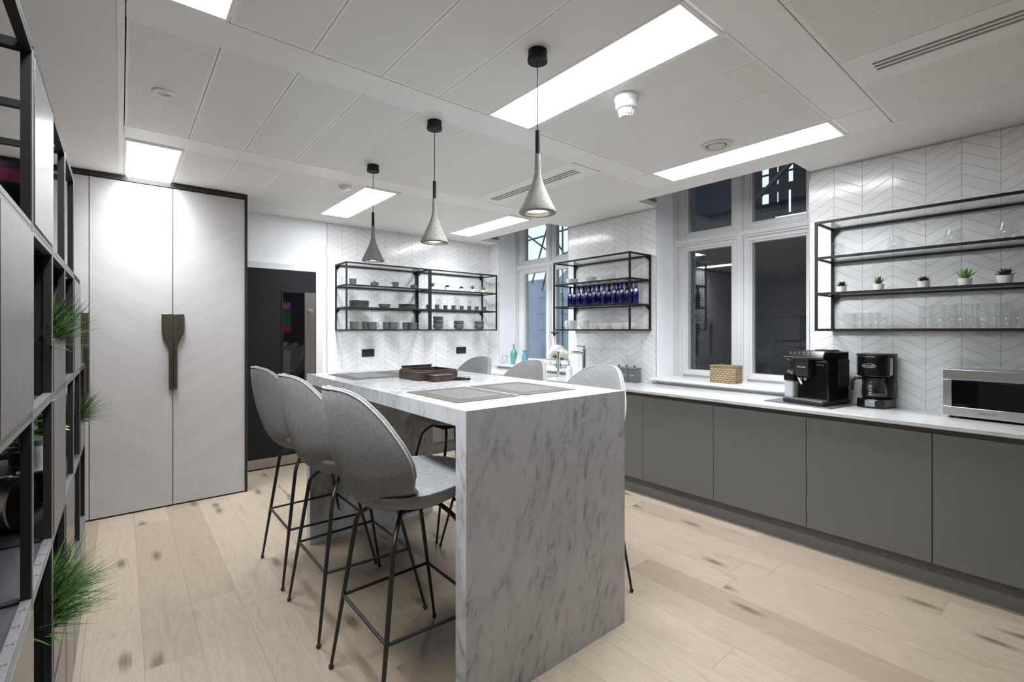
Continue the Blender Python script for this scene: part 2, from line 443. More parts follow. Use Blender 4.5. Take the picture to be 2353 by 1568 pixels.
M['chips_gold'] = pmat('pale_wrapper', (.75,.62,.48), .3)
M['hob'] = pmat('grey_board', (.10,.10,.105), .25)

# ------------------------------------------------------------------ camera
CAM = bpy.data.cameras.new('camera'); cam = bpy.data.objects.new('camera', CAM); C.objects.link(cam)
FPX = 1090.0
CAM.sensor_fit = 'HORIZONTAL'; CAM.sensor_width = 36; CAM.lens = FPX/2353*36
CAM.shift_y = -25/2353; CAM.clip_start = .02; CAM.clip_end = 100
TH = math.atan((1176.5-278)/1090)
cam.location = (0,0,1.40); cam.rotation_euler = (R(90), 0, -TH)
SC.camera = cam

CZ = 2.575; WX = 3.94; BY = 5.30; XL = -2.6; YF = -2.3
# ------------------------------------------------------------------ the setting
struct(MB().box(XL-.2, WX+.5, YF-.2, BY+.2, -.12, 0).build('floor', M['oak']))
# ceiling: plaster margin, white metal bands, perforated trays, dark joints
XS_ = [.015, .32, .625, .93, 1.237, 1.545, 1.85, 2.137, 2.44, 2.74, 3.05, 3.378]
ROWS = [(-2.2,-1.925), (-1.72,-.715), (-.51,.70), (.905,2.085), (2.29,3.505), (3.72,4.972)]
BANDS = [(-1.925,-1.72), (-.715,-.51), (.70,.905), (2.085,2.29), (3.505,3.72)]
cb = MB(); T = .04
cb.mi = 0
cb.box(XL-.2, -.012, YF-.2, BY+.2, CZ-.004, CZ+T)
cb.box(3.378, 3.64, YF-.2, BY+.2, CZ, CZ+T)
for a, b in ((YF-.2, 1.31), (2.61, 3.775), (5.055, BY+.2)): cb.box(3.64, WX+.5, a, b, CZ, CZ+T)
cb.box(-.012, 3.378, 4.972, BY+.2, CZ, CZ+T)
cb.box(-.012, 3.378, YF-.2, -2.2, CZ, CZ+T)
cb.mi = 1
cb.box(-.012, .012, YF, 4.972, CZ-.006, CZ+T)
for a, b in BANDS:
    for x0, x1 in ((.015, 3.052), (3.056, 3.378)): cb.box(x0, x1, a+.002, b-.002, CZ-.001, CZ+T)
LIGHT_ROWS = (3, 5); LIGHT_COLS = (0, 5, 10); GR = {(2, 8), (4, 8)}
for ri, (a, b) in enumerate(ROWS):
    for ci in range(len(XS_)-1):
        x0, x1 = XS_[ci], XS_[ci+1]
        if (ri in LIGHT_ROWS and ci in LIGHT_COLS) or (ri, ci) in GR: continue
        if ri in LIGHT_ROWS and ci == 10: continue
        cb.mi = 1
        cb.box(x0+.0015, x1-.0015, a+.0015, b-.0015, CZ, CZ+T)
        cb.mi = 2
        cb.box(x0+.012, x1-.012, a+.02, b-.02, CZ-.0004, CZ+T*.5)
cb.mi = 3
cb.box(-.012, 3.64, YF-.2, BY+.2, CZ+T, CZ+T+.05)
cb.box(XL-.2, -.012, YF-.2, BY+.2, CZ+T, CZ+T+.05)
struct(cb.build('ceiling', [M['plaster'], M['band'], M['perf'], M['gap']]))
# window bays: soffit above the cut-outs
struct(MB().box(3.60, WX+.5, YF-.2, BY+.2, 3.05, 3.12).box(3.60, 3.64, YF-.2, BY+.2, CZ+T, 3.05).build('ceiling', M['paint']))

# walls
struct(MB().box(XL-.2, XL, YF-.2, BY+.2, 0, CZ).build('wall_left', M['paint']))
struct(MB().box(XL-.2, WX+.5, YF-.2, YF, 0, CZ+.1).build('wall_front', M['charcoal']))
# back wall: plain with the door opening on the left part, tiles to the right
struct(MB().box(XL-.2, .72, BY-.02, BY+.2, 0, CZ).box(1.69, 1.735, BY-.02, BY+.2, 0, CZ).box(.72, 1.69, BY-.02, BY+.2, 2.085, CZ).box(.6, 1.8, BY+.15, BY+.2, 0, 2.085)
       .build('wall_back', M['paint']))
struct(MB().box(1.735, WX+.5, BY-.01, BY+.2, 0, 3.05).build('wall_back', M['tile_back']))
struct(MB().box(1.731, 1.737, BY-.024, BY-.008, .89, CZ).build('trim_1', M['trim']))
# window wall, three piers (tiled) with recesses between; wall is deep
W1 = (1.312, 2.612); W2 = (3.772, 5.056)
DX = 4.40
def pier(y0, y1, mat, nm='wall_right'):
    return struct(MB().box(WX, DX, y0, y1, 0, 3.05).build(nm, mat))
pier(YF-.2, W1[0], M['tile_right']); pier(W1[1], W2[0], M['tile_mid']); pier(W2[1], BY, M['tile_mid'])
# painted reveals, thin skins over the pier sides
rv = MB()
for y, s in ((W1[0], 1), (W1[1], -1), (W2[0], 1), (W2[1], -1)):
    rv.box(WX+.004, DX, min(y, y+s*.003), max(y, y+s*.003), .89, 3.05)
struct(rv.build('wall_right', M['paint']))
# below the windows
struct(MB().box(WX, DX, W1[0], W1[1], 0, .93).box(WX, DX, W2[0], W2[1], 0, .93).build('wall_right', M['paint']))
k = MB()
for y in (W1[0]-.003, W1[1]+.001, W2[0]-.003, W2[1]+.001): k.box(WX-.003, WX+.004, y, y+.003, .895, CZ)
k.box(WX-.004, WX-.001, YF, W1[0], CZ-.012, CZ-.008); k.box(WX-.004, WX-.001, W1[1], W2[0], CZ-.012, CZ-.008)
struct(k.build('trim_2', M['trim']))

# windows: outer frame, transom, mullion, four sashes, four panes
def window(name, y0, y1, sashes, handle=None):
    root = bpy.data.objects.new(name, None); C.objects.link(root); root['kind'] = 'structure'
    gx = 4.285
    f = MB()
    (a0, a1), (b0, b1) = sashes          # pane limits, near pane then far pane
    zb, zt0, zt1, ztop = 1.02, 2.165, 2.345, 3.02
    f.box(gx-.03, gx+.06, y0, a0-.035, .945, 3.05); f.box(gx-.03, gx+.06, b1+.035, y1, .945, 3.05)
    f.box(gx-.05, gx+.06, a1+.035, b0-.035, .945, 3.05)
    f.box(gx-.06, gx+.06, y0, y1, 2.215, 2.295)
    f.box(gx-.029, gx+.059, a0-.034, b1+.034, .945, .975); f.box(gx-.029, gx+.059, a0-.034, b1+.034, 3.0, 3.05)
    # mouldings round the reveal and down the mullion
    f.box(gx-.055, gx-.03, y0, y0+.035, .945, 3.05); f.box(gx-.055, gx-.03, y1-.035, y1, .945, 3.05)
    f.box(gx-.075, gx-.055, y0, y0+.016, .945, 3.05); f.box(gx-.075, gx-.055, y1-.016, y1, .945, 3.05)
    mid = (a1+b0)/2
    f.box(gx-.068, gx-.05, mid-.028, mid+.028, .945, 3.05); f.box(gx-.078, gx-.068, mid-.012, mid+.012, .945, 3.05)
    f.box(gx-.074, gx-.06, y0+.03, y1-.03, 2.235, 2.275)
    f.build('window_frame', M['gloss_white'], root, bevel=.004)
    for (p0, p1) in sashes:
        for (q0, q1) in ((zb, zt0), (zt1, ztop-.03)):
            s = MB(); w = .05
            for (g, d) in ((w, 0), (.022, .012)):
                xa, xb = gx-.045+d, gx+.03
                e = 0 if d else .018
                s.box(xa, xb, p0-g, p0-e, q0-g, q1+g)
                s.box(xa, xb, p1+e, p1+g, q0-g, q1+g)
                s.box(xa, xb, p0-e, p1+e, q0-g, q0-e)
                s.box(xa, xb, p0-e, p1+e, q1+e, q1+g)
            so = s.build('sash', M['gloss_white'], root, bevel=.003)
            MB().box(gx+.004, gx+.010, p0-.01, p1+.01, q0-.01, q1+.01).build('pane', M['pane'], so)
    st = MB().box(3.868, gx-.03, y0-.03, y1+.03, .922, .95)
    st.build('window_sill', M['gloss_white'], root, bevel=.008, bseg=3)
    if handle:
        hy, hz = handle
        h = MB().box(gx-.06, gx-.044, hy-.012, hy+.012, hz-.03, hz+.03).tube([(gx-.06,hy,hz+.01),(gx-.095,hy,hz+.01)], .007, 10).tube([(gx-.095,hy+.006,hz+.01),(gx-.095,hy-.11,hz+.004)], [.008,.009], 10)
        h.build('window_handle', M['black'], root, smooth=True)
    return root
window('window_1', W1[0]+.003, W1[1]-.003, ((1.44,1.862),(2.045,2.470)))
window('window_2', W2[0]+.003, W2[1]-.003, ((3.885,4.285),(4.465,4.880)), handle=(4.295, 1.36))

# door in the back wall
dr = bpy.data.objects.new('door_1', None); C.objects.link(dr); dr['kind'] = 'structure'
YD = 5.262
MB().box(.76, 1.612, YD, YD+.045, .012, 2.02).build('door_leaf', M['door_black'], dr)
MB().box(.76, 1.612, YD-.004, YD-.0005, .014, .108).build('kick_plate', M['steel_warm'], dr)
MB().box(1.289, 1.490, YD-.003, YD-.0005, .55, 1.786).build('vision_panel', M['dark_glass'], dr)
MB().box(1.272, 1.287, YD-.008, YD-.0005, .54, 1.80).box(1.272, 1.497, YD-.008, YD-.0005, 1.788, 1.80).box(1.490, 1.499, YD-.008, YD-.0005, .54, 1.80).build('glazing_bead', M['door_black'], dr, bevel=.0015)
MB().box(1.499, 1.606, YD-.004, YD-.0005, .55, 1.797).build('push_plate', M['steel_warm'], dr)
MB().cyl((1.553, YD-.004, 1.605), (1.553, YD-.016, 1.605), .026, n=24).cyl((1.553, YD-.016, 1.605), (1.553, YD-.03, 1.605), .013, n=16).box(1.548, 1.558, YD-.045, YD-.028, 1.585, 1.625).build('lock', M['steel'], dr, smooth=True)
for q in ((1.616,1.690,0,2.022),(.70,.755,0,2.022),(.70,1.690,2.0225,2.082)): MB().box(q[0], q[1], BY-.035, BY+.1, q[2], q[3]).build('architrave', M['gloss_white'], dr)
struct(MB().box(1.69, 1.735, BY-.032, BY-.02, 0, .1).box(XL, -.7, BY-.032, BY-.02, 0, .1).build('baseboard_back', M['gloss_white']))
struct(MB().box(XL, XL+.014, YF, BY-.02, 0, .1).build('baseboard_left', M['gloss_white'], bevel=.003))
struct(MB().box(XL, 3.3, YF, YF+.014, 0, .1).build('baseboard_front', M['gloss_white'], bevel=.003))

# ------------------------------------------------------------------ ceiling fittings
LED_W, LED_SPREAD = 21.0, 118
def make_light():
    t = thing('ceiling_light', '', 'light')
    w, l = .1375, .566
    MB().box(-w, w, -l, l, -.0012, .004).build('diffuser', M['lamp_on'], t)
    t_l = bpy.data.lights.new('led_array', 'AREA'); t_l.shape = 'RECTANGLE'; t_l.size = 2*w; t_l.size_y = 2*l
    t_l.energy = LED_W; t_l.color = (.94,.97,1.0); t_l.spread = R(LED_SPREAD)
    lo = bpy.data.objects.new('led_array', t_l); C.objects.link(lo); lo.parent = t; lo.location = (0,0,-.0016)
    f = MB(); a, b = w+.0115, l+.018
    f.box(-a, a, -b, -l, -.003, .02).box(-a, a, l, b, -.003, .02).box(-a, -w, -l, l, -.003, .02).box(w, a, -l, l, -.003, .02)
    f.build('frame', M['band'], t); return t
LK = Kit(make_light)
LL = {(0,3): 'recessed light panel cut off by the top edge above the grey cupboard room', (1,3): 'longest looking white light panel, beside the nearest pendant lamp',
      (2,3): 'white light panel near the tall window with the dark panes', (0,5): 'white light panel right in front of the tall grey cupboard',
      (1,5): 'white light panel behind the farthest pendant lamp', (2,5): 'white light panel by the far window with the pale panes'}
for c_, x in enumerate((.167, 1.690, 3.215)):
    for r_, y in ((3,1.50), (5,4.35)):
        LK.put((x, y, CZ), 0, LL[(c_, r_)], 'recessed ceiling light panels')
# light by the window is set beside a plain infill
struct(MB().box(3.052, 3.066, .905, 2.085, CZ, CZ+T).box(3.366, 3.378, .905, 2.085, CZ, CZ+T).box(3.052, 3.066, 3.72, 4.972, CZ, CZ+T).box(3.366, 3.378, 3.72, 4.972, CZ, CZ+T).build('trim_3', M['band']))
def make_grille():
    t = thing('ceiling_grille', '', 'air vent')
    f = MB(); L = .60
    xs = [-.1495, -.041, -.021, -.007, .013, .027, .047, .1495]
    for a, b in ((xs[0],xs[1]), (xs[2],xs[3]), (xs[4],xs[5]), (xs[6],xs[7])): f.box(a, b, -L, L, -.001, .012)
    for a, b in ((xs[1],xs[2]), (xs[3],xs[4]), (xs[5],xs[6])):
        f.box(a, b, -L, -.505, -.001, .012); f.box(a, b, .505, L, -.001, .012)
    f.build('faceplate', M['band'], t)
    MB().box(-.06, .06, -.52, .52, .02, .03).build('duct', M['slot'], t)
    s = MB()
    for a, b in ((xs[1],xs[2]), (xs[3],xs[4]), (xs[5],xs[6])): s.box((a+b)/2-.0012, (a+b)/2+.0012, -.505, .505, .004, .018)
    s.build('vane', M['slot'], t); return t
GK = Kit(make_grille)
GK.put((2.59, .098, CZ), 0, 'linear slot air grille over the glassware shelf', 'slot air grilles in the ceiling')
GK.put((2.59, 2.90, CZ), 0, 'linear slot air grille behind the nearest pendant lamp', 'slot air grilles in the ceiling')
t = thing('smoke_detector', 'white smoke detector with sounder base hanging from the ceiling', 'smoke detector', (1.96,1.475,CZ))
MB().lathe([(0,0),(.062,0),(.062,-.008),(.058,-.022),(.056,-.03)], n=32).build('base', M['white_plastic'], t, smooth=30)
MB().lathe([(.056,-.03),(.053,-.032),(.053,-.055),(.05,-.064),(.04,-.068),(0,-.068)], n=32).build('housing', M['white_plastic'], t, smooth=30)
h = MB().lathe([(.036,-.068),(.034,-.094),(.024,-.101),(0,-.102)], n=24)
h.build('sensor_chamber', M['cream_plastic'], t, smooth=30)
rb = MB()
for i in range(14):
    a = 2*PI*i/14; c, s = math.cos(a), math.sin(a)
    rb.tube([(.038*c,.038*s,-.066),(.036*c,.036*s,-.09),(.027*c,.027*s,-.103)], .0028, 6)
rb.lathe([(.03,-.1),(.03,-.105),(0,-.106)], n=20).build('cage', M['white_plastic'], t, smooth=True)
t = thing('ceiling_speaker', 'round cream ceiling valve beside the long light panel', 'ceiling valve', (2.912,1.496,CZ))
MB().lathe([(.094,0),(.094,-.006),(.085,-.011),(.066,-.011),(.060,-.004),(.060,.0)], n=40).build('rim', M['cream_plastic'], t, smooth=30)
MB().lathe([(.0,-.013),(.045,-.013),(.051,-.009),(.052,.0),(.052,.004)], n=40).build('disc', M['cream_plastic'], t, smooth=30)
MB().lathe([(0,-.0008),(.06,-.0008)], n=24).build('throat', M['slot'], t)
t = thing('ceiling_downlight', 'small round white downlight on the tray above the black shelving', 'downlight', (.162,2.90,CZ))
MB().lathe([(.047,0),(.047,-.004),(.040,-.008),(.029,-.005),(.027,.002)], n=32).build('bezel', M['white_plastic'], t, smooth=30)
MB().lathe([(0,-.002),(.028,-.002)], n=24).build('lens', M['cream_plastic'], t)
t = thing('motion_sensor', 'small white dome sensor on the ceiling near the farthest pendant', 'sensor', (1.411,3.852,CZ+.001))
MB().lathe([(.055,0),(.055,-.008),(.048,-.012)], n=32).build('base', M['white_plastic'], t, smooth=30)
MB().lathe([(.04,-.011),(.034,-.026),(.018,-.034),(0,-.036)], n=28).build('dome', M['white_plastic'], t, smooth=60)

def make_pendant():
    t = thing('pendant_lamp', '', 'pendant lamp')
    MB().lathe([(0,0),(.040,0),(.040,-.024),(.0425,-.030),(.0425,-.044),(.041,-.047),(0,-.047)], n=40).build('ceiling_rose', M['black_frame'], t, smooth=30)
    MB().cyl((0,0,-.045), (0,0,-.34), .0022, n=8).build('cable', M['black'], t)
    MB().lathe([(0,-.336),(.0098,-.336),(.0098,-.436),(0,-.436)], n=24).build('sleeve', M['black_frame'], t, smooth=30)
    pr = [(.010,-.434),(.0118,-.440),(.0122,-.475),(.0135,-.512),(.0175,-.535),(.024,-.556),(.034,-.582),(.048,-.613),(.064,-.648),(.0775,-.676),(.0785,-.681),(.076,-.684),(.053,-.684),(.0525,-.680),(.052,-.66)]
    MB().lathe(pr, n=48).build('shade', M['concrete'], t, smooth=50)
    MB().lathe([(.052,-.681),(.048,-.680),(.044,-.672),(.043,-.655)], n=40).build('reflector_ring', M['steel'], t, smooth=50)
    MB().lathe([(0,-.672),(.043,-.672)], n=32).build('bulb', M['bulb'], t); return t
PK = Kit(make_pendant)
for y, x, lb in ((1.472,1.353,'nearest concrete cone pendant lamp, hanging over the near end of the island'),
              (2.338,1.362,'middle one of the three concrete cone pendant lamps'),
              (3.240,1.387,'farthest concrete cone pendant lamp, in front of the crockery shelf')):
    PK.put((x,y,CZ), 0, lb, 'concrete pendant lamps over the island')

# ------------------------------------------------------------------ wardrobe
def handle(side, x, z0=.93, z1=1.528):
    s = side; w1, w2 = .073, .027
    pts = [(x+s*.0012,z1),(x+s*w1,z1),(x+s*w1,1.385),(x+s*(w1-.006),1.366),(x+s*(w2+.006),1.285),(x+s*w2,1.266),(x+s*w2,z0),(x+s*.0012,z0)]
    if s > 0: pts = pts[::-1]
    return MB().prism(pts, 'y', 4.605, 4.637)
t = thing('tall_cupboard', 'tall double cupboard with pale chevron veneer doors and dark bronze handles', 'cupboard', (0,0,0))
MB().box(-.183, .829, 4.66, 5.27, .0, 2.53).build('carcass', M['trim_dark'], t)
d1 = MB().box(-.1775, .3165, 4.637, 4.659, .012, 2.527).build('door', M['ven_l'], t)
d2 = MB().box(.3215, .826, 4.637, 4.659, .012, 2.527).build('door', M['ven_r'], t)
handle(-1, .319).build('handle', M['bronze'], d1, bevel=.002); handle(1, .319).build('handle', M['bronze'], d2, bevel=.002)
MB().box(.829, .846, 4.628, 5.27, 0, 2.568).box(-.183, .829, 4.63, 4.7, 2.532, 2.568).build('surround', M['trim_dark'], t)
t = thing('tall_cupboard', 'tall single veneer cupboard mostly behind the black shelving', 'cupboard', (0,0,0))
MB().box(-1.20, -.185, 4.66, 5.27, .0, 2.53).build('carcass', M['trim_dark'], t)
d1 = MB().box(-.69, -.1825, 4.637, 4.659, .012, 2.527).build('door', M['ven_l'], t)
d2 = MB().box(-1.197, -.693, 4.637, 4.659, .012, 2.527).build('door', M['ven_r'], t)
handle(-1, -.181).build('handle', M['bronze'], d1, bevel=.002)
MB().box(-1.20, -.185, 4.63, 4.7, 2.532, 2.568).build('surround', M['trim_dark'], t)

# ------------------------------------------------------------------ island
t = thing('kitchen_island', 'white grey marble waterfall island in the middle of the kitchen', 'kitchen island', (0,0,0))
IX0, IX1, IY0, IY1, IH = .950, 1.862, 1.410, 3.290, 1.11
MB().box(IX0, IX1, IY0+.0681, IY1-.0681, IH-.062, IH).build('worktop', M['marble'], t)
MB().box(IX0, IX1, IY0, IY0+.068, 0, IH).build('end_panel', M['marble'], t)
MB().box(IX0, IX1, IY1-.068, IY1, 0, IH).build('end_panel', M['marble'], t)

# ------------------------------------------------------------------ base units and worktops
FX = 3.39
def base_unit(y0, y1, label, plain=False):
    t = thing('base_cabinet', label, 'cabinet', (0,(y0+y1)/2,0), 0, 'grey handleless base cabinets under the window')
    h = (y1-y0)/2
    MB().box(FX+.022, WX-.02, -h+.001, h-.001, .135, .868).build('carcass', M['cab_dark'], t)
    MB().box(FX, FX+.02, -h+.0018, h-.0018, .136, .838).build('door', M['cab'], t, bevel=.0012)
    MB().box(FX+.012, FX+.022, -h, h, .838, .868).build('finger_channel', M['cab_dark'], t)
    MB().box(FX+.045, FX+.065, -h, h, 0, .134).build('plinth', M['plinth'], t)
ys = [-.69, -.078, .535, 1.147, 1.765, 2.381, 2.995, 3.61, 4.06, 4.62]
labs = ['base cabinet behind the frame, under the end of the worktop', 'grey base cabinet under the microwave, cut by the picture edge', 'grey base cabinet under the coffee makers and the microwave end',
        'grey base cabinet under the bean to cup coffee machine', 'grey base cabinet below the woven basket', 'narrow looking grey base cabinet just past the island corner',
        'grey base cabinet hidden past the island below the grey tins', 'grey base cabinet below the tall chrome tap', 'grey base cabinet nearest the far corner']
for (a, b), l in zip(zip(ys, ys[1:]), labs): base_unit(a, b, l)
def back_unit(x0, x1, label):
    t = thing('base_cabinet', label, 'cabinet', ((x0+x1)/2,0,0), 0, 'grey base cabinets along the far wall')
    h = (x1-x0)/2; F = 4.66
    MB().box(-h+.001, h-.001, F+.022, BY-.03, .135, .868).build('carcass', M['cab_dark'], t)
    MB().box(-h+.0018, h-.0018, F, F+.02, .136, .838).build('door', M['cab'], t, bevel=.0012)
    MB().box(-h, h, F+.045, F+.065, 0, .134).build('plinth', M['plinth'], t)
for i, (a, b) in enumerate(((1.76,2.29),(2.29,2.82),(2.82,3.36))):
    back_unit(a, b, 'far wall base cabinet behind the island, %s from the door' % ORD[i])
t = thing('worktop', 'white marble worktop running along the window wall and far wall', 'worktop', (0,0,0))
MB().box(3.368, WX-.002, -.70, BY-.012, .870, .893).build('slab', M['worktop'], t, bevel=.002)
MB().box(1.76, 3.367, 4.635, BY-.012, .870, .893).build('slab', M['worktop'], t, bevel=.002)
t = thing('kitchen_sink', 'stainless undermount sink bowl by the far window', 'sink', (3.56,3.86,.8935))
MB().box(-.15, .15, -.19, .19, 0, .0012).build('bowl', M['steel'], t)
MB().cyl((0,0,.0012), (0,0,.003), .035, n=24).build('drain', M['chrome'], t)

# ------------------------------------------------------------------ bar stools
def lerp_tab(tab, z):
    for (a, x), (b, y) in zip(tab, tab[1:]):
        if z <= b: return x+(y-x)*(z-a)/(b-a)
    return tab[-1][1]
def cr(tab, z):   # smooth table
    n = len(tab)
    for i in range(n-1):
        if z <= tab[i+1][0] or i == n-2:
            z0, z1 = tab[i][0], tab[i+1][0]; s = max(0, min(1, (z-z0)/(z1-z0)))
            p0 = tab[max(i-1,0)][1]; p1 = tab[i][1]; p2 = tab[i+1][1]; p3 = tab[min(i+2,n-1)][1]
            return .5*(2*p1+(p2-p0)*s+(2*p0-5*p1+4*p2-p3)*s*s+(3*p1-p0-3*p2+p3)*s**3)
SPX = [(.03,.694),(-.06,.697),(-.132,.714),(-.194,.745),(-.240,.789),(-.270,.842),(-.291,.900),(-.314,.980),(-.333,1.080),(-.349,1.190),(-.352,1.215)]
SPS = [0]
for a_, b_ in zip(SPX, SPX[1:]): SPS.append(SPS[-1]+math.hypot(b_[0]-a_[0], b_[1]-a_[1]))
def spine(q):
    return Vector((cr([(u, p[0]) for u, p in zip(SPS, SPX)], q), 0, cr([(u, p[1]) for u, p in zip(SPS, SPX)], q)))
STOP = SPS[9]
def back_pt(r, th, off):
    # egg outline laid over the bent spine, sides curling towards the sitter
    s, c = math.sin(th), math.cos(th)
    mid = .40
    q = mid + (STOP-mid if s > 0 else mid)*r*s
    w = .262*(1-.08*s*r) if s > 0 else .262*(1+.10*s*r)
    p = abs(c)**.86*(1 if c >= 0 else -1)
    y = w*r*p
    P0 = spine(q); t_ = (spine(q+.012)-spine(q-.012 if q > .012 else 0)).normalized()
    n_ = Vector((t_.z, 0, -t_.x))
    cu = .80*(math.sqrt(y*y+.0040)-.0632)*(.92 if q > .3 else .92-.10*(.3-q)/.3)
    return P0 + n_*cu + Vector((0, y, 0))
def sheet(ptf, thick, nr=10, nt=48, mb=None):
    mb = mb or MB(); front = []; back = []
    e = 1e-3
    for j in range(nr+1):
        r = j/nr; fr = []; bk = []
        for k in range(nt if j else 1):
            th = 2*PI*k/nt
            p = ptf(r, th, 0)
            rr = min(max(r,.05),.97)
            a = ptf(rr+.02, th, 0)-ptf(rr-.02, th, 0); b = ptf(rr, th+.03, 0)-ptf(rr, th-.03, 0)
            n = a.cross(b)
            n = n.normalized() if n.length > 1e-9 else Vector((1,0,0))
            if j == 0: n = (ptf(.1,0,0)-ptf(.1,PI,0)).cross(ptf(.1,PI/2,0)-ptf(.1,-PI/2,0)).normalized()
            tk = thick*(.55+.45*math.sqrt(max(0,1-r**4)))
            fr.append(len(mb.v)); mb.v.append(tuple(p+n*tk*.5))
            bk.append(len(mb.v)); mb.v.append(tuple(p-n*tk*.5))
        front.append(fr); back.append(bk)
    for j in range(nr):
        for k in range(nt):
            l = (k+1) % nt
            if j == 0:
                mb.face((front[0][0], front[1][k], front[1][l])); mb.face((back[0][0], back[1][l], back[1][k]))
            else:
                mb.face((front[j][k], front[j+1][k], front[j+1][l], front[j][l])); mb.face((back[j][k], back[j][l], back[j+1][l], back[j+1][k]))
    for k in range(nt):
        l = (k+1) % nt
        mb.face((front[nr][k], back[nr][k], back[nr][l], front[nr][l]))
    return mb
def seat_rim(th):
    c, s = math.cos(th), math.sin(th)
    x = (.238 if c > 0 else .228)*c
    y = .248*s*(1-.06*c)
    z = .812+.010*c-.012*max(0,-c)
    return Vector((x, y, z))
def make_stool():
    t = thing('bar_stool', '', 'bar stool')
    sheet(back_pt, .040).build('backrest', M['fabric'], t, smooth=70)
    rim = []
    for k in range(64):
        th = 2*PI*k/64
        if math.sin(th) < 0 and back_pt(1.0, th, 0).z < .835: continue
        rim.append((k, back_pt(1.0, th, 0)))
    # open piping line: starts after the hidden lower gap
    st = next(i for i in range(len(rim)) if rim[i][0]-rim[i-1][0] != 1 and i > 0) if any(rim[i][0]-rim[i-1][0] != 1 for i in range(1, len(rim))) else 0
    pth = [p for _, p in rim[st:]+rim[:st]]
    def off(k, d):
        th = 2*PI*k/64; a = back_pt(1.0, th, 0)-back_pt(.96, th, 0); b = back_pt(.98, th+.03, 0)-back_pt(.98, th-.03, 0)
        return back_pt(1.0, th, 0)+a.cross(b).normalized()*d+a.normalized()*.001
    ks = [k for k, _ in rim[st:]+rim[:st]]
    for d in (.0085, -.0085):
        MB().tube([off(k, d) for k in ks], .0042, 8).build('piping', M['piping'], t, smooth=60)
    # seat: domed pad on top of a bowl
    nt, nr = 48, 8; mb = MB(); rows = []
    for j in range(nr+1):
        r = j/nr; row = []
        for k in range(nt if j else 1):
            p = seat_rim(2*PI*k/nt); c = Vector((0,0,.800))
            q = c.lerp(p, r); q.z = .797+(p.z-.797)*r**2.4+.012*(1-r)*r
            row.append(len(mb.v)); mb.v.append(tuple(q))
        rows.append(row)
    under = []
    for j in range(nr+1):
        u = j/nr; row = []
        a = u*PI/2
        for k in range(nt if j < nr else 1):
            p = seat_rim(2*PI*k/nt)
            rr = math.cos(a)**.85 if j < nr else 0
            zb = .711
            q = Vector((p.x*rr-.012*(1-rr), p.y*rr, zb+(p.z-.004-zb)*(1-math.sin(a)**.97)))
            row.append(len(mb.v)); mb.v.append(tuple(q))
        under.append(row)
    for A, flip in ((rows, 0),):
        for j in range(nr):
            for k in range(nt):
                l = (k+1) % nt
                if j == 0: mb.face((A[0][0], A[1][k], A[1][l]))
                else: mb.face((A[j][k], A[j+1][k], A[j+1][l], A[j][l]))
    for k in range(nt):
        l = (k+1) % nt; mb.face((rows[nr][k], under[0][k], under[0][l], rows[nr][l]))
        for j in range(nr):
            if j == nr-1: mb.face((under[j][k], under[nr][0], under[j][l]))
            else: mb.face((under[j][k], under[j+1][k], under[j+1][l], under[j][l]))
    mb.build('seat', M['fabric'], t, smooth=70)
    MB().tube([seat_rim(a)+Vector((0,0,.001)) for a in [R(-104)+R(208)*k/48 for k in range(49)]], .0050, 8).build('piping', M['piping'], t, smooth=60)
    # legs: each runs from a ball foot up and bends in under the seat
    zr = .305
    def legp(sx, sy):
        fx, fy = (.256, .272) if sx > 0 else (-.252, .236)
        tx, ty = (.115, .165) if sx > 0 else (-.165, .170)
        foot = Vector((fx, sy*fy, .012)); knee = Vector((tx, sy*ty, .655)); end = Vector((tx*.55, sy*ty*.45, .706))
        return foot, knee, end
    at = {}
    for sx in (-1, 1):
        for sy in (-1, 1):
            f, kn, en = legp(sx, sy); p = []; rr = []
            for i in range(9):
                q = i/8*.93; p.append(f.lerp(kn, q)); rr.append(.0065+.0030*min(1, q*1.6))
            a = f.lerp(kn, .93)
            for i in range(1, 9):
                s_ = i/8; b1 = a.lerp(kn, s_); b2 = kn.lerp(en, s_); p.append(b1.lerp(b2, s_)); rr.append(.0095)
            L = MB().tube(p, rr, 10)
            lo = L.build('leg', M['black'], t, smooth=60)
            MB().ball((f.x, f.y, .0105), .0105).build('foot', M['black'], lo, smooth=True)
            at[(sx, sy)] = f.lerp(kn, (zr-.012)/(.655-.012))
    for a, b in (((-1,-1),(-1,1)), ((-1,1),(1,1)), ((1,1),(1,-1)), ((1,-1),(-1,-1))):
        MB().tube([at[a], at[b]], .0068, 8).build('footrest_bar', M['black'], t, smooth=60)
    MB().box(-.10, .09, -.085, .085, .692, .708).build('seat_plate', M['black'], t, bevel=.006)
    return t
SK = Kit(make_stool)
for y, lb in ((1.752,'nearest grey upholstered bar stool, its whole seat and legs in view'), (2.386,'middle grey bar stool on the cupboard side of the island'), (2.985,'farthest grey bar stool on the cupboard side, before the black door')):
    SK.put((.922,y,0), 0, lb, 'grey bar stools around the island')
for y, lb in ((1.785,'nearest grey bar stool on the window side, only its back above the marble'), (2.392,'middle grey bar stool on the window side, before the flowers'), (2.985,'farthest grey bar stool on the window side, below the far crockery shelf')):
    SK.put((1.853,y,0), PI, lb, 'grey bar stools around the island')

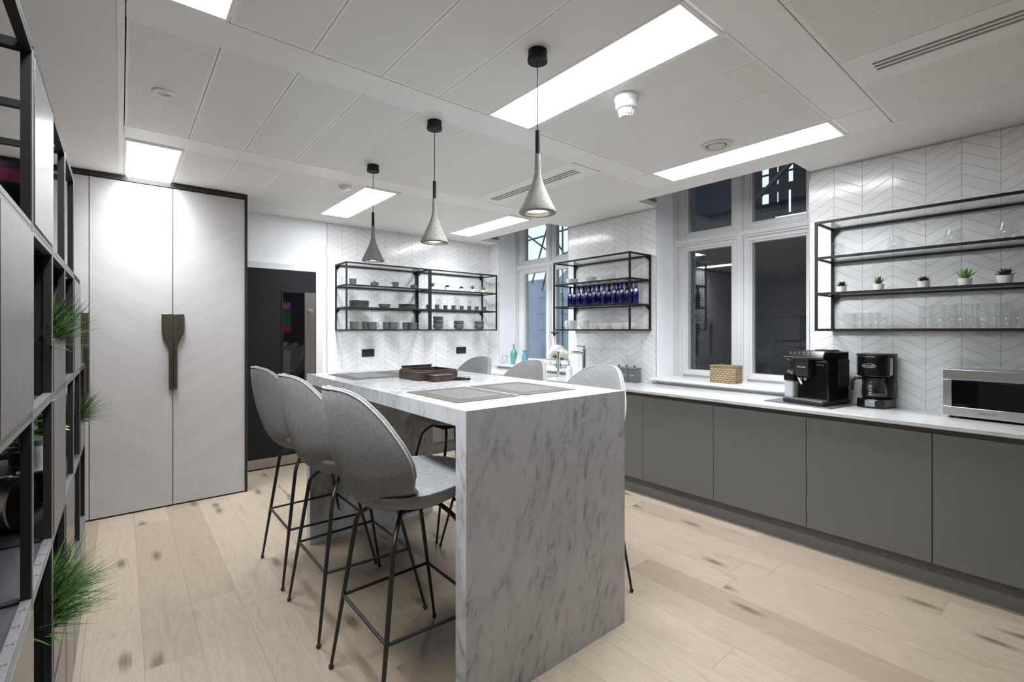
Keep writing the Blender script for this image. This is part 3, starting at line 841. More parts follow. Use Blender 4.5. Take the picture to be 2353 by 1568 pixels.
# ------------------------------------------------------------------ on the island
def make_mat():
    t = thing('placemat', '', 'placemat')
    MB().box(-.165, .165, -.216, .216, 0, .0022).build('border', M['mat_edge'], t)
    MB().box(-.108, .108, -.152, .152, .0022, .0030).build('woven_field', M['mat_in'], t); return t
MK = Kit(make_mat)
for x, y, lb in ((1.190,1.803,'grey placemat nearest the camera on the stool side of the island'), (1.546,1.806,'grey placemat at the near window side of the island'),
                 (1.208,2.925,'grey placemat beyond the dark box near the black door end'), (1.552,2.935,'grey placemat mostly hidden behind the dark wooden box')):
    MK.put((x,y,IH), 0, lb, 'grey rectangular placemats on the island')
t = thing('wooden_box', 'open dark wooden box with coloured wrapped sweets inside', 'box', (1.43,2.53,IH))
w = MB(); X, Y_, H_ = .128, .128, .050
w.box(-X, X, -Y_, -Y_+.012, 0, H_).box(-X, X, Y_-.012, Y_, 0, H_).box(-X, -X+.012, -Y_+.012, Y_-.012, 0, H_).box(X-.012, X, -Y_+.012, Y_-.012, 0, H_).box(-X+.012, X-.012, -Y_+.012, Y_-.012, 0, .01)
w.build('tray', M['walnut'], t, bevel=.002)
r_ = MB(); X -= .006; Y_ -= .006
r_.box(-X, X, -Y_, -Y_+.008, H_, H_+.008).box(-X, X, Y_-.008, Y_, H_, H_+.008).box(-X, -X+.008, -Y_+.008, Y_-.008, H_, H_+.008).box(X-.008, X, -Y_+.008, Y_-.008, H_, H_+.008)
r_.build('rim', M['walnut'], t, bevel=.001)
tray = MB().box(-.125, .125, -.008, .008, 0, .0); 
t2 = thing('box_lid', 'dark wooden lid leaning behind the open box', 'lid', (1.43,2.676,IH))
MB().box(-.10, .10, -.012, -.002, .0, .066).build('panel', M['walnut'], t2, bevel=.001)
MB().box(-.104, .104, -.014, .0, .066, .073).build('edge', M['walnut'], t2, bevel=.001)
def sweet(mat, x, y, z, a, label):
    b = MB().ball((0,0,.010), .010, 10, .9)
    for s in (-1, 1):
        b.lathe([(.002,0),(.010,.012),(.006,.013)], n=8)
        st = len(b.v)-24
        b.xf(Matrix.Translation((s*.008,0,.010)) @ Matrix.Rotation(s*PI/2, 4, 'Y'), st)
    o = b.build('wrapped_sweet', mat, smooth=True); o.location = (x,y,IH+z); o.rotation_euler = (0,0,a)
    tag(o, label, 'sweet', 'wrapped sweets in the wooden box')
for i, (m_, x, y, z, a, lb) in enumerate((('chips_blue',1.375,2.50,.032,.3,'blue wrapped sweet on top at the front of the wooden box'), ('chips_blue',1.392,2.52,.030,1.2,'blue wrapped sweet touching the pale one in the wooden box'),
        ('chips_gold',1.402,2.485,.030,.8,'pale gold wrapped sweet at the front of the wooden box'), ('chips_red',1.492,2.56,.036,.2,'coral wrapped sweet near the back of the wooden box'),
        ('chips_red',1.500,2.535,.030,1.9,'coral wrapped sweet lower down near the back of the box'), ('print',1.475,2.545,.028,.4,'white wrapped sweet beside the coral ones in the box'),
        ('print',1.345,2.56,.030,.7,'white wrapped sweet at the back corner of the box'))): sweet(M[m_], x, y, z-.02, a, lb)
t = thing('small_box', 'small dark lidded box in front of the wooden tray', 'box', (1.405,2.345,IH))
MB().box(-.062, .062, -.040, .040, 0, .030).build('body', M['walnut'], t, bevel=.002)
MB().box(-.064, .064, -.042, .042, .0305, .038).build('lid', M['walnut'], t, bevel=.002)
t = thing('remote_control', 'black remote control lying by the small dark box', 'remote control', (1.515,2.315,IH), R(-28))
MB().box(-.062, .062, -.021, .021, .001, .018).build('body', M['plastic_black'], t, bevel=.005, bseg=3)
b = MB()
for i in range(6):
    for j in range(3): b.box(-.050+i*.017, -.040+i*.017, -.014+j*.011, -.007+j*.011, .018, .0195)
b.build('button_pad', M['silver'], t)

# ------------------------------------------------------------------ wall shelves
def make_shelf():
    t = thing('wall_shelf', '', 'shelf')
    L, D, w = 1.0, .335, .0155
    lev = [1.402, 1.642, 1.880, 2.118]
    for x in (w/2, L-w/2):
        for y in (w/2, D-w/2):
            MB().box(x-w/2, x+w/2, y-w/2, y+w/2, lev[0]-w/2, lev[3]+w/2).build('post', M['black_frame'], t)
    for z in lev:
        f = MB(); a, b = z-w/2, z+w/2
        f.box(w, L-w, 0, w, a, b).box(w, L-w, D-w, D, a, b).box(0, w, w, D-w, a, b).box(L-w, L, w, D-w, a, b)
        f.build('shelf_frame', M['black_frame'], t)
    for z in lev: MB().box(w, L-w, w, D-w, z-.002, z+.0065 if z < 1.7 else z+.004).build('glass_shelf', M['glass_shelf'], t)
    for z in (lev[1]-w/2, lev[3]-w/2):
        for x, s in ((w, 1), (L-w, -1)):
            p = [(x,z),(x+s*.045,z),(x,z-.045)]
            MB().prism(p if s < 0 else p[::-1], 'y', D-.012, D-.004).build('bracket', M['black_frame'], t)
    return t
WK = Kit(make_shelf)
SY = 4.955
WK.put((1.825,SY,0), 0, 'black frame wall shelf of grey mugs and plates, next to the door', 'black steel wall shelves')
WK.put((2.832,SY,0), 0, 'black frame wall shelf of grey bowls and espresso cups, by the far corner', 'black steel wall shelves')
WK.put((3.600,3.668,0), -PI/2, 'black frame wall shelf holding blue bottles between the windows', 'black steel wall shelves')
WK.put((3.600,1.168,0), -PI/2, 'black frame wall shelf of glassware over the coffee machines', 'black steel wall shelves')
L0, L1, L2 = 1.4090, 1.6490, 1.8850

def lathe_thing(name, cat, prof, mat, part, n=28, extra=None):
    def mk():
        t = thing(name, '', cat); MB().lathe(prof, n=n).build(part, M[mat], t, smooth=40)
        if extra: extra(t)
        return t
    return Kit(mk)
def cup_prof(r0, r1, h, tk=.0035):
    return [(0,0),(r0*.85,0),(r0,.004),(r1,h),(r1-tk*.3,h+.0008),(r1-tk,h),(r0-tk*.6,.008),(0,.006)]
def handle_on(mat, r, z, R_, th=.0045):
    def f(t):
        p = [(r-.003+R_*1.05*math.sin(PI*i/12), 0, z+R_*1.25*math.cos(PI*i/12)) for i in range(13)]
        MB().tube(p, th, 8).build('handle', M[mat], t, smooth=60)
    return f
DG = 'dark grey stoneware'
K_mug = lathe_thing('mug', 'mug', [(0,0),(.036,0),(.044,.006),(.045,.02),(.045,.082),(.0435,.0835),(.0415,.082),(.041,.012),(0,.008)], 'stoneware', 'cup', 32, handle_on('stoneware', .045, .048, .022, .0042))
mg = [(1.955,5.07),(2.118,5.14),(2.165,5.07),(2.366,5.14),(2.420,5.07),(2.612,5.14),(2.664,5.07)]
ml = ['beside the left post','at the back of the second pair','at the front of the second pair','at the back of the third pair','at the front of the third pair','at the back of the fourth pair','at the front of the fourth pair']
for (x, y), l in zip(mg, ml): K_mug.put((x,y,L0), R(-20), DG+' mug '+l, 'grey mugs on the bottom shelf')
K_beaker = lathe_thing('beaker', 'cup', cup_prof(.031,.039,.074), 'stoneware', 'cup', 32)
K_beaker.put((1.952,5.10,L2), 0, 'dark grey handleless cup first on the upper shelf')
def sugar(scale):
    def mk():
        t = thing('sugar_bowl', '', 'sugar bowl')
        MB().lathe([(0,0),(.040,0),(.044,.005),(.045,.046),(.043,.047),(0,.047)], n=32).build('pot', M['stoneware'], t, smooth=40)
        MB().lathe([(.0455,.047),(.0455,.051),(.036,.055),(.010,.057),(.0095,.063),(.011,.066),(.009,.069),(0,.069)], n=32).build('lid', M['stoneware'], t, smooth=40)
        return t
    return Kit(mk)
SU = sugar(1)
SU.put((2.200,5.10,L2), 0, 'larger dark grey lidded sugar bowl on the upper shelf')
SU.put((2.690,5.10,L2), 0, 'smaller dark grey lidded sugar bowl by the middle post', None, .93)
def spout(t): MB().lathe([(.004,0),(.011,.016),(.009,.016)], n=12).xf(Matrix.Translation((-.035,0,.054)) @ Matrix.Rotation(R(-38),4,'Y')).build('spout', M['stoneware'], t, smooth=50)
K_cr = lathe_thing('milk_jug', 'jug', cup_prof(.033,.038,.070), 'stoneware', 'jug', 32, spout)
K_cr.put((2.455,5.10,L2), R(-20), 'small dark grey milk jug between the two sugar bowls')
def plate_prof(r, h=.016): return [(0,0),(r*.62,0),(r*.66,.003),(r*.97,h-.003),(r,h),(r*.985,h+.002),(r*.93,h),(r*.62,.006),(0,.005)]
K_pl = lathe_thing('dinner_plate', 'plate', plate_prof(.108,.015), 'stoneware', 'plate', 40)
for i in range(6): K_pl.put((2.030,5.115,L1+i*.0115), 0, 'grey plate in the taller plate stack, %s' % ('at the bottom','second from the bottom','third from the bottom','fourth from the bottom','second from the top','at the top')[i], 'taller stack of grey plates')
for i in range(4): K_pl.put((2.612,5.115,L1+i*.0125), 0, 'grey plate in the lower stack by the middle post, %s' % ('at the bottom','second from the bottom','second from the top','at the top')[i], 'lower stack of grey plates')
K_bw = lathe_thing('serving_bowl', 'bowl', [(0,0),(.040,0),(.045,.004),(.064,.022),(.070,.046),(.0685,.047),(.066,.045),(.058,.020),(0,.008)], 'stoneware', 'bowl', 36)
K_bw.put((2.326,5.115,L1), 0, 'dark grey serving bowl between the two plate stacks')
K_sb = lathe_thing('soup_bowl', 'bowl', [(0,0),(.036,0),(.040,.003),(.058,.018),(.0625,.040),(.0625,.060),(.061,.061),(.059,.059),(.057,.024),(0,.008)], 'stoneware', 'bowl', 36, lambda t: MB().tube([(.0608*math.cos(2*PI*k/40), .0608*math.sin(2*PI*k/40), .0605) for k in range(40)], .0014, 6, closed=True).build('rim', M['cream_plastic'], t))
for n_, x, lab in ((3,3.020,'three bowl stack by the middle post'), (2,3.322,'two bowl stack in the centre'), (2,3.642,'two bowl stack by the far post')):
    for i in range(n_):
        K_sb.put((x+(.003 if i else 0),5.10,L0+i*.0495), 0, 'dark grey bowl, %s one of the %s' % ((('bottom','top') if n_ == 2 else ('bottom','middle','top'))[i], lab), 'stacked grey soup bowls')
K_es = lathe_thing('espresso_cup', 'cup', cup_prof(.0235,.0275,.056,.003), 'stoneware', 'cup', 24, handle_on('stoneware', .027, .030, .013, .003))
K_sc = lathe_thing('saucer', 'saucer', plate_prof(.055,.009), 'stoneware', 'saucer', 28)
ce = [(2.905,5.13),(2.990,5.07),(3.145,5.13),(3.230,5.07),(3.388,5.13),(3.465,5.07),(3.625,5.13),(3.705,5.07)]
for i, (x, y) in enumerate(ce):
    w_ = '%s espresso pair from the middle post' % ORD[i//2]; q = 'back' if i % 2 == 0 else 'front'
    K_sc.put((x,y,L1), 0, 'grey saucer at the %s of the %s' % (q, w_), 'grey espresso saucers')
    K_es.put((x,y,L1+.0062), R(195) if i % 3 else R(160), 'small grey espresso cup at the %s of the %s' % (q, w_), 'grey espresso cups')

# succulents
def pot_mesh(t, r=.031, h=.048):
    MB().lathe([(0,0),(r*.78,0),(r*.80,.002),(r,h),(r*.99,h+.001),(r*.92,h),(r*.90,h-.008),(0,h-.008)], n=32).build('pot', M['pot'], t, smooth=40)
    MB().lathe([(0,h-.0075),(r*.90,h-.0075)], n=20).build('soil', M['soil'], t)
def succ(kind, mat, sc=1.0):
    def mk():
        t = thing('succulent', '', 'potted plant'); r, h = .0315*sc, .049*sc
        pot_mesh(t, r, h); random.seed(hash(kind) % 97 if False else len(kind)*7); m = MB()
        if kind == 'rosette':
            for ring, (n, el, L) in enumerate(((8,24,.036),(8,44,.038),(6,62,.038),(4,80,.034))):
                for i in range(n):
                    a = 2*PI*(i+.5*(ring % 2))/n; e = R(el+random.uniform(-6,6))
                    m.leaf((0,0,h-.004), (math.cos(a)*math.cos(e), math.sin(a)*math.cos(e), math.sin(e)), 1.2*L*sc*random.uniform(.9,1.1), .020*sc, .004*sc)
        elif kind == 'spiky':
            for i in range(20):
                a = 2.4*i; e = R(88-i*2.4)
                m.leaf((0,0,h-.006), (math.cos(a)*math.cos(e), math.sin(a)*math.cos(e), math.sin(e)), random.uniform(.050,.070)*sc, .012*sc, .003*sc)
        elif kind == 'dome':
            for i in range(44):
                a = 2.4*i; e = R(8+i*1.7)
                m.leaf((0,0,h-.006), (math.cos(a)*math.cos(e), math.sin(a)*math.cos(e), math.sin(e)), random.uniform(.040,.050)*sc*(1-.2*i/44), .016*sc, .002*sc)
        else:
            for i in range(26):
                a = 2.4*i; e = R(86-i*1.9)
                m.leaf((.004*math.cos(a),.004*math.sin(a),h-.006), (math.cos(a)*math.cos(e), math.sin(a)*math.cos(e), math.sin(e)), random.uniform(.070,.100)*sc, .010*sc, .002*sc, .12)
        m.build('leaves', M[mat], t, smooth=60); return t
    return mk
kinds = [('rosette','leaf_dark','dark green rosette succulent'), ('spiky','leaf_mid','upright spiky aloe'), ('dome','leaf_olive','low olive brown succulent'), ('tall','leaf_lime','tall lime green aloe'), ('rosette','leaf_dark','broad dark green rosette succulent')]
for (kd, mt, nm), y, sc in zip(kinds, (1.058,.855,.632,.450,.289), (.95,.95,1,1,1.08)):
    o = Kit(succ(kd, mt, sc)).put((3.765,y,L1-.0005), y*7, nm+' in a white pot on the glassware shelf', 'succulents on the glassware shelf')
for (kd, mt, nm), x, sc in zip([('tall','leaf_dark','dark spiky little plant half behind the middle post'), ('dome','leaf_dark','dark green dome shaped little succulent'), ('dome','leaf_olive','low olive little succulent in the centre'), ('spiky','leaf_mid','narrow pointed little succulent'), ('tall','leaf_lime','lime green spiky little plant by the far post')], (2.945,3.165,3.376,3.550,3.725), (.95,1.05,1.0,.95,.92)):
    Kit(succ(kd, mt, sc)).put((x,5.12,L2-.0005), x*5, nm+', white pot', 'little plants on the upper far shelf')

# middle shelf on the window wall
K_wb = lathe_thing('white_bowl', 'bowl', [(0,0),(.038,0),(.040,.006),(.058,.022),(.066,.050),(.068,.066),(.066,.067),(.064,.064),(.054,.024),(0,.010)], 'china', 'bowl', 36)
for y, l in ((3.545,'nearest the far window'), (3.290,'second from the far window'), (3.050,'third from the far window'), (2.815,'behind the front post')): K_wb.put((3.765,y,L2), 0, 'white china bowl on the upper shelf, '+l, 'white bowls above the blue bottles')
def make_bottle():
    t = thing('blue_bottle', '', 'bottle')
    MB().lathe([(0,0),(.025,0),(.0275,.003),(.0275,.085),(.0265,.105),(.021,.135),(.0145,.165),(.0125,.19),(.0125,.205),(.0142,.206),(.0142,.213),(.0122,.214),(.0105,.213),(.0105,.19),(.0125,.165),(.019,.135),(.0245,.104),(.0255,.085),(.0255,.005),(0,.004)], n=28).build('glass', M['blue_glass'], t, smooth=50)
    # round paper emblem high on the shoulder
    m = MB(); st = m.mark(); m.lathe([(0,0),(.0145,0),(.0145,.0006),(0,.0006)], n=20)
    m.xf(Matrix.Translation((-.0228,0,.128)) @ Matrix.Rotation(R(-80),4,'Y'), st)
    m.build('emblem', M['pot'], t)
    MB().lathe([(.0146,.200),(.0146,.2145),(0,.2150)], n=20).build('cap', M['blue_glass'], t, smooth=40); return t
BK = Kit(make_bottle)
bx = [(3.547, 3.735), (3.572, 3.83), (3.421, 3.735), (3.439, 3.83), (3.317, 3.735), (3.347, 3.83), (3.211, 3.735), (3.228, 3.83), (3.081, 3.735), (3.092, 3.83), (2.956, 3.735), (2.982, 3.83), (2.867, 3.735), (2.872, 3.83), (2.755, 3.735), (2.701, 3.735)]
for i, (y, x) in enumerate(bx):
    BK.put((x,y,L1), R(38), 'cobalt blue bottle, %s in the row from the far window' % ORD[i], 'blue bottles between the windows')
K_wm = lathe_thing('white_mug', 'mug', [(0,0),(.034,0),(.042,.008),(.045,.03),(.046,.092),(.0445,.0935),(.0425,.092),(.041,.02),(0,.008)], 'china', 'cup', 32, handle_on('china', .045, .055, .021, .004))
for y, x, l in ((3.585,3.76,'whose handle shows against the window'), (3.492,3.72,'in the middle of three'), (3.395,3.80,'set back, beside the teacups')): K_wm.put((x,y,L0), R(112), 'white mug '+l, 'white mugs under the blue bottles')
K_tc = lathe_thing('teacup', 'cup', [(0,0),(.026,0),(.028,.004),(.041,.020),(.048,.050),(.050,.062),(.0485,.063),(.0465,.06),(.038,.02),(0,.007)], 'china', 'cup', 32, handle_on('china', .046, .038, .014, .0032))
for i, (y, x) in enumerate(((3.215,3.74),(3.095,3.74),(3.000,3.82),(2.905,3.74),(2.790,3.74))): K_tc.put((x,y,L0), R(-100+i*12), 'white teacup, %s from the white mugs' % ORD[i], 'white teacups under the blue bottles')

# glassware shelf
def glass_prof(pr, tk): return pr+[(r-tk if r > tk else 0, z) for r, z in pr[::-1][:-1]]+[(0, .006)]
K_wg = lathe_thing('stemless_wine_glass', 'wine glass', [(0,0),(.028,0),(.036,.008),(.047,.030),(.0485,.045),(.044,.075),(.0375,.106),(.0368,.1065),(.0362,.106),(.0428,.075),(.0473,.045),(.0458,.031),(.034,.010),(.02,.006),(0,.005)], 'glassware', 'glass', 36)
for i, y in enumerate((1.085,.765,.497,.280)): K_wg.put((3.765,y,L2), 0, 'clear stemless wine glass, %s from the corner post' % ORD[i], 'stemless wine glasses')
K_tm = lathe_thing('tumbler', 'glass', [(0,0),(.026,0),(.028,.003),(.037,.104),(.0364,.1045),(.0355,.104),(.0268,.012),(.02,.009),(0,.009)], 'glassware', 'glass', 28)
for i, (y, x) in enumerate(((1.045,3.70),(1.005,3.79),(.950,3.70),(.925,3.80),(.862,3.70),(.845,3.80))): K_tm.put((x,y,L0), 0, 'short clear tumbler, %s from the corner post' % ORD[i], 'short tumblers on the bottom shelf')
K_hb = lathe_thing('tall_glass', 'glass', [(0,0),(.033,0),(.035,.004),(.036,.03),(.0385,.142),(.0378,.1425),(.037,.142),(.0345,.032),(.03,.018),(0,.016)], 'glassware', 'glass', 28)
for i, (y, x) in enumerate(((.628,3.80),(.560,3.70),(.520,3.80),(.470,3.70),(.430,3.80),(.380,3.70),(.340,3.80),(.288,3.70),(.250,3.80))): K_hb.put((x,y,L0), 0, 'tall clear glass, %s counting from the short tumblers' % ORD[i], 'tall glasses on the bottom shelf')

# ------------------------------------------------------------------ sockets
def make_socket():
    t = thing('wall_socket', '', 'socket')
    MB().box(-.075, .075, -.010, 0, 0, .086).build('plate', M['plastic_matt'], t, bevel=.002)
    m = MB()
    for cx in (-.037, .037):
        m.box(cx-.003, cx+.003, -.0108, -.0098, .05, .06); m.box(cx-.014, cx-.007, -.0108, -.0098, .030, .035); m.box(cx+.007, cx+.014, -.0108, -.0098, .030, .035); m.box(cx-.006, cx+.006, -.0115, -.0098, .066, .078)
    m.build('inserts', M['plastic_black'], t); return t
K_so = Kit(make_socket)
K_so.put((2.203,BY-.0105,1.093), 0, 'black double socket under the mugs shelf', 'black wall sockets'); K_so.put((3.482,BY-.0105,1.090), 0, 'black double socket under the bowls shelf', 'black wall sockets')

# ------------------------------------------------------------------ text helper
def text(body, size, mat, parent, loc, rot, ext=.0003, align='CENTER'):
    cu = bpy.data.curves.new('lettering', 'FONT'); cu.body = body; cu.size = size; cu.extrude = ext; cu.align_x = align; cu.align_y = 'CENTER'
    cu.resolution_u = 4
    tmp = bpy.data.objects.new('tmp_text', cu); C.objects.link(tmp)
    me = bpy.data.meshes.new_from_object(tmp.evaluated_get(bpy.context.evaluated_depsgraph_get()))
    bpy.data.objects.remove(tmp); bpy.data.curves.remove(cu)
    me.name = 'lettering'; me.materials.clear(); me.materials.append(mat)
    o = bpy.data.objects.new('lettering', me); C.objects.link(o); o.parent = parent; o.location = loc; o.rotation_euler = rot; return o

# ------------------------------------------------------------------ sink zone
WT = .893
t = thing('kitchen_tap', 'tall chrome mixer tap with lever, right of the soap dispenser', 'tap', (3.83,3.43,WT))
MB().tube([(0,0,0),(0,0,.30)], [.024,.022], 20).build('body', M['chrome'], t, smooth=50)
MB().tube([(0,0,.25),(-.06,.02,.268),(-.13,.045,.272),(-.15,.052,.262)], [.020,.017,.014,.012], 14).build('spout', M['chrome'], t, smooth=60)
MB().tube([(0,0,.30),(0,0,.318),(-.02,.005,.33)], [.02,.016,.01], 14).tube([(.01,-.004,.33),(-.085,.03,.338)], [.010,.007], 10).build('lever', M['chrome'], t, smooth=60)
t = thing('boiling_water_tap', 'slim chrome tap with flat spout in front of the white flowers', 'tap', (3.80,3.79,WT))
MB().tube([(0,0,0),(0,0,.012),(0,0,.0125),(0,0,.25)], [.024,.024,.015,.015], 20).build('body', M['chrome'], t, smooth=40)
MB().tube([(.0,.0,.168),(-.07,.075,.172),(-.11,.12,.168)], .011, 14).build('spout', M['chrome'], t, smooth=60)
MB().cyl((0,0,.25), (0,0,.268), .0155, n=20).build('knob', M['silver'], t, smooth=40)
t = thing('soap_dispenser', 'white soap dispenser with a pump by the sink', 'soap dispenser', (3.72,3.545,WT))
MB().lathe([(0,0),(.034,0),(.036,.004),(.033,.08),(.026,.112),(.014,.122),(.014,.128),(0,.128)], n=32).build('bottle', M['china'], t, smooth=50)
MB().lathe([(.013,.128),(.013,.140),(.005,.142),(.005,.165),(.011,.167),(.012,.178),(0,.180)], n=20).tube([(0,0,.172),(-.03,.01,.170)], .004, 8).build('pump', M['steel'], t, smooth=50)
tins = [(2.795,'SUGAR','grey canister marked sugar, on the end nearest the open worktop'), (2.888,'COFFEE','grey canister marked coffee, middle of three'), (2.981,'TEA','grey canister mostly behind the stool back, end of three')]
for y, w_, lb in tins:
    t = thing('storage_tin', lb, 'canister', (3.845,y,WT), 0, 'grey kitchen canisters')
    MB().box(-.044, .044, -.0445, .0445, 0, .125).build('body', M['tin'], t, bevel=.006, bseg=3)
    MB().box(-.046, .046, -.0458, .0458, .1255, .142).build('lid', M['tin'], t, bevel=.006, bseg=3)
    MB().lathe([(.006,.142),(.006,.150),(.014,.156),(.013,.161),(0,.162)], n=20).build('knob', M['tin'], t, smooth=50)
    text(w_, .017, M['print'], t, (-.0443,0,.070), (R(90),0,R(-90)))
SZ = .950
def bottle_thing(name, label, cat, loc, prof, mat, part='glass', n=32):
    t = thing(name, label, cat, loc); MB().lathe(prof, n=n).build(part, M[mat], t, smooth=50); return t
t = bottle_thing('lantern_jar', 'clear glass jar with a wire carrying handle on the far sill', 'jar', (3.93,4.905,SZ), [(0,0),(.045,0),(.050,.006),(.052,.05),(.046,.085),(.036,.098),(.036,.118),(.0345,.118),(.0345,.098),(.044,.084),(.050,.05),(.048,.008),(0,.005)], 'glassware')
MB().lathe([(.0375,.100),(.039,.104),(.0375,.108)], n=28).build('neck_ring', M['chrome'], t, smooth=60)
MB().tube([(-.052*math.sin(a)-.012, .056*math.cos(a), .104-.098*max(0,math.sin(a))**.8) for a in [PI*i/16 for i in range(17)]], .0019, 6).build('wire_handle', M['black'], t, smooth=60)
bottle_thing('glass_bottle', 'pale green round bottle with a long neck on the far sill', 'bottle', (4.02,4.84,SZ), [(0,0),(.038,0),(.042,.004),(.043,.06),(.050,.10),(.052,.13),(.040,.165),(.018,.195),(.014,.21),(.014,.25),(.017,.252),(.017,.262),(.013,.262),(.012,.21),(.016,.195),(.038,.164),(.050,.13),(.041,.06),(.040,.006),(0,.004)], 'aqua_glass')
bottle_thing('small_bottle', 'small white bottle between the green and blue bottles', 'bottle', (3.95,4.665,SZ), [(0,0),(.030,0),(.034,.004),(.036,.04),(.028,.075),(.012,.095),(.011,.12),(.013,.122),(.013,.128),(0,.128)], 'china', 'body')
bottle_thing('blue_vase', 'sky blue milk bottle shaped vase on the far sill', 'vase', (4.03,4.63,SZ), [(0,0),(.036,0),(.040,.004),(.041,.08),(.038,.115),(.026,.150),(.023,.165),(.023,.178),(.029,.181),(.029,.190),(.025,.192),(.021,.19),(.021,.165),(.024,.15),(.036,.115),(.039,.08),(.038,.006),(0,.004)], 'sky_glass')
t = thing('flower_vase', 'bunch of white hydrangeas in a clear vase on the far sill', 'flowers', (4.0,3.99,SZ))
MB().lathe([(0,0),(.036,0),(.040,.004),(.042,.13),(.041,.131),(.0395,.13),(.037,.010),(0,.008)], n=32).build('vase', M['glassware'], t, smooth=40)
MB().lathe([(0,.012),(.034,.012),(.036,.05),(0,.055)], n=20).build('pebbles', M['concrete'], t, smooth=30)
random.seed(3)
st = MB(); heads = [(-.055,.055,.165,.062),(-.02,-.06,.175,.066),(.03,.02,.205,.070),(-.045,-.005,.215,.066),(.02,.085,.160,.055),(.03,-.085,.165,.055)]
for x, y, z, r in heads: st.tube([(x*.15,y*.15,.02),(x*.5,y*.5,.12),(x,y,z-.02)], .003, 6)
st.build('stems', M['leaf_mid'], t, smooth=60)
for x, y, z, r in heads:
    m = MB(); m.ball((x,y,z), r*.72, 14)
    for i in range(110):
        zz = 1-2*(i+.5)/110; a = 2.39996*i; q = math.sqrt(1-zz*zz); n_ = Vector((q*math.cos(a), q*math.sin(a), zz))
        c = Vector((x,y,z))+n_*r*random.uniform(.84,.98); u = n_.orthogonal().normalized(); v_ = n_.cross(u); s_ = r*.17; ph = random.random()*PI
        for kq in range(4):
            b = ph+kq*PI/2; e1 = u*math.cos(b)+v_*math.sin(b); e2 = u*math.cos(b+.55)+v_*math.sin(b+.55); e3 = u*math.cos(b-.55)+v_*math.sin(b-.55)
            m.quad(c, c+e3*s_*.75+n_*.002, c+e1*s_*1.15+n_*.004, c+e2*s_*.75+n_*.002)
    m.build('flower_head', M['petal'], t, smooth=60)
m = MB()
for i in range(12):
    a = 2*PI*i/12+.2; e = R(random.uniform(-8,22)); m.leaf((.02*math.cos(a),.02*math.sin(a),.125), (math.cos(a)*math.cos(e), math.sin(a)*math.cos(e), math.sin(e)), random.uniform(.085,.115), .055, .001, .15)
m.build('leaves', M['leaf_mid'], t, smooth=60)

# ------------------------------------------------------------------ basket on the sill
t = thing('storage_basket', 'rectangular woven seagrass basket on the window sill', 'basket', (4.005,1.972,SZ+.0005), R(3))
b = MB(); X, Y_, H_ = .075, .108, .142
b.box(-X, X, -Y_, Y_, 0, .008).box(-X, X, -Y_, -Y_+.008, .008, H_).box(-X, X, Y_-.008, Y_, .008, H_).box(-X, -X+.008, -Y_+.008, Y_-.008, .008, H_).box(X-.008, X, -Y_+.008, Y_-.008, .008, H_)
b.build('body', M['seagrass'], t, bevel=.004)
def rrect(X, Y_, z, r=.01, n=4):
    p = []
    for cx, cy, a0 in ((X-r,Y_-r,0),(-X+r,Y_-r,90),(-X+r,-Y_+r,180),(X-r,-Y_+r,270)):
        for i in range(n+1): a = R(a0+90*i/n); p.append((cx+r*math.cos(a), cy+r*math.sin(a), z))
    return p
MB().tube(rrect(X-.001, Y_-.001, H_), .0065, 8, closed=True).build('rim', M['seagrass'], t, smooth=60)

# ------------------------------------------------------------------ coffee machines
t = thing('worktop_board', 'thin grey board under the coffee machine', 'board', (3.70,1.215,WT), R(-8))
MB().box(-.185, .20, -.20, .235, 0, .006).build('board', M['hob'], t, bevel=.002)
t = thing('coffee_machine', 'black bean to cup coffee machine with a clear milk jug', 'coffee machine', (3.715,1.195,WT+.0065), R(-11))
# local: -x is the front, +y is the far (window) side
B = M['plastic_matt']; G = M['plastic_black']
MB().box(-.165, .165, -.135, .135, .0, .030).build('drip_base', B, t, bevel=.006)
MB().prism([(-.095,.03),(.16,.03),(.16,.355),(-.13,.355),(-.155,.318),(-.155,.305),(-.105,.290),(-.095,.20)], 'y', -.128, .085).build('body', G, t, bevel=.006)
MB().prism([(-.095,.03),(.12,.03),(.12,.352),(-.12,.352),(-.14,.318),(-.14,.30),(-.095,.285)], 'y', .086, .132).build('side_bay', B, t, bevel=.005)
MB().prism([(-.1585,.3205),(-.1535,.3205),(-.1285,.3585),(-.1335,.3585)], 'y', -.126, .13).build('control_panel', G, t)
MB().box(-.1600,-.1555,-.128,.132,.3150,.3200).tube([(-.158,-.129,.3175),(-.13,-.129,.3575)], .0022, 6).build('chrome_strip', M['chrome'], t)
ic = MB()
for i in range(7): ic.box(-.1475, -.1465, -.095+i*.029, -.080+i*.029, .3365, .3385).box(-.1412,-.1405,-.09+i*.03,-.083+i*.03,.346,.350)
ic.build('icons', M['print'], t)
MB().prism([(-.118,.175),(-.095,.175),(-.095,.305),(-.150,.305),(-.150,.19)], 'y', -.03, .06).build('spout_block', B, t, bevel=.004)
m = MB()
for y in (0.0, .03): m.tube([(-.13,y,.178),(-.13,y,.158)], [.011,.008], 12)
m.build('coffee_nozzle', M['silver'], t, smooth=50)
m = MB()
m.box(-.160, -.1, -.125, .128, .0305, .034)
for i in range(14): m.box(-.158, -.104, -.118+i*.017, -.112+i*.017, .034, .037)
m.build('drip_grid', M['silver'], t)
j = MB().box(-.155, -.085, .068, .132, .031, .150).build('milk_jug', M['frosted'], t, bevel=.01, bseg=3)
MB().box(-.151, -.089, .072, .128, .034, .052).build('jug_foot', M['silver'], j)
MB().box(-.158, -.082, .066, .134, .1505, .205).build('jug_lid', G, j, bevel=.006)
MB().cyl((-.12,.10,.205), (-.12,.10,.220), .024, n=20).build('jug_dial', M['silver'], j, smooth=40)
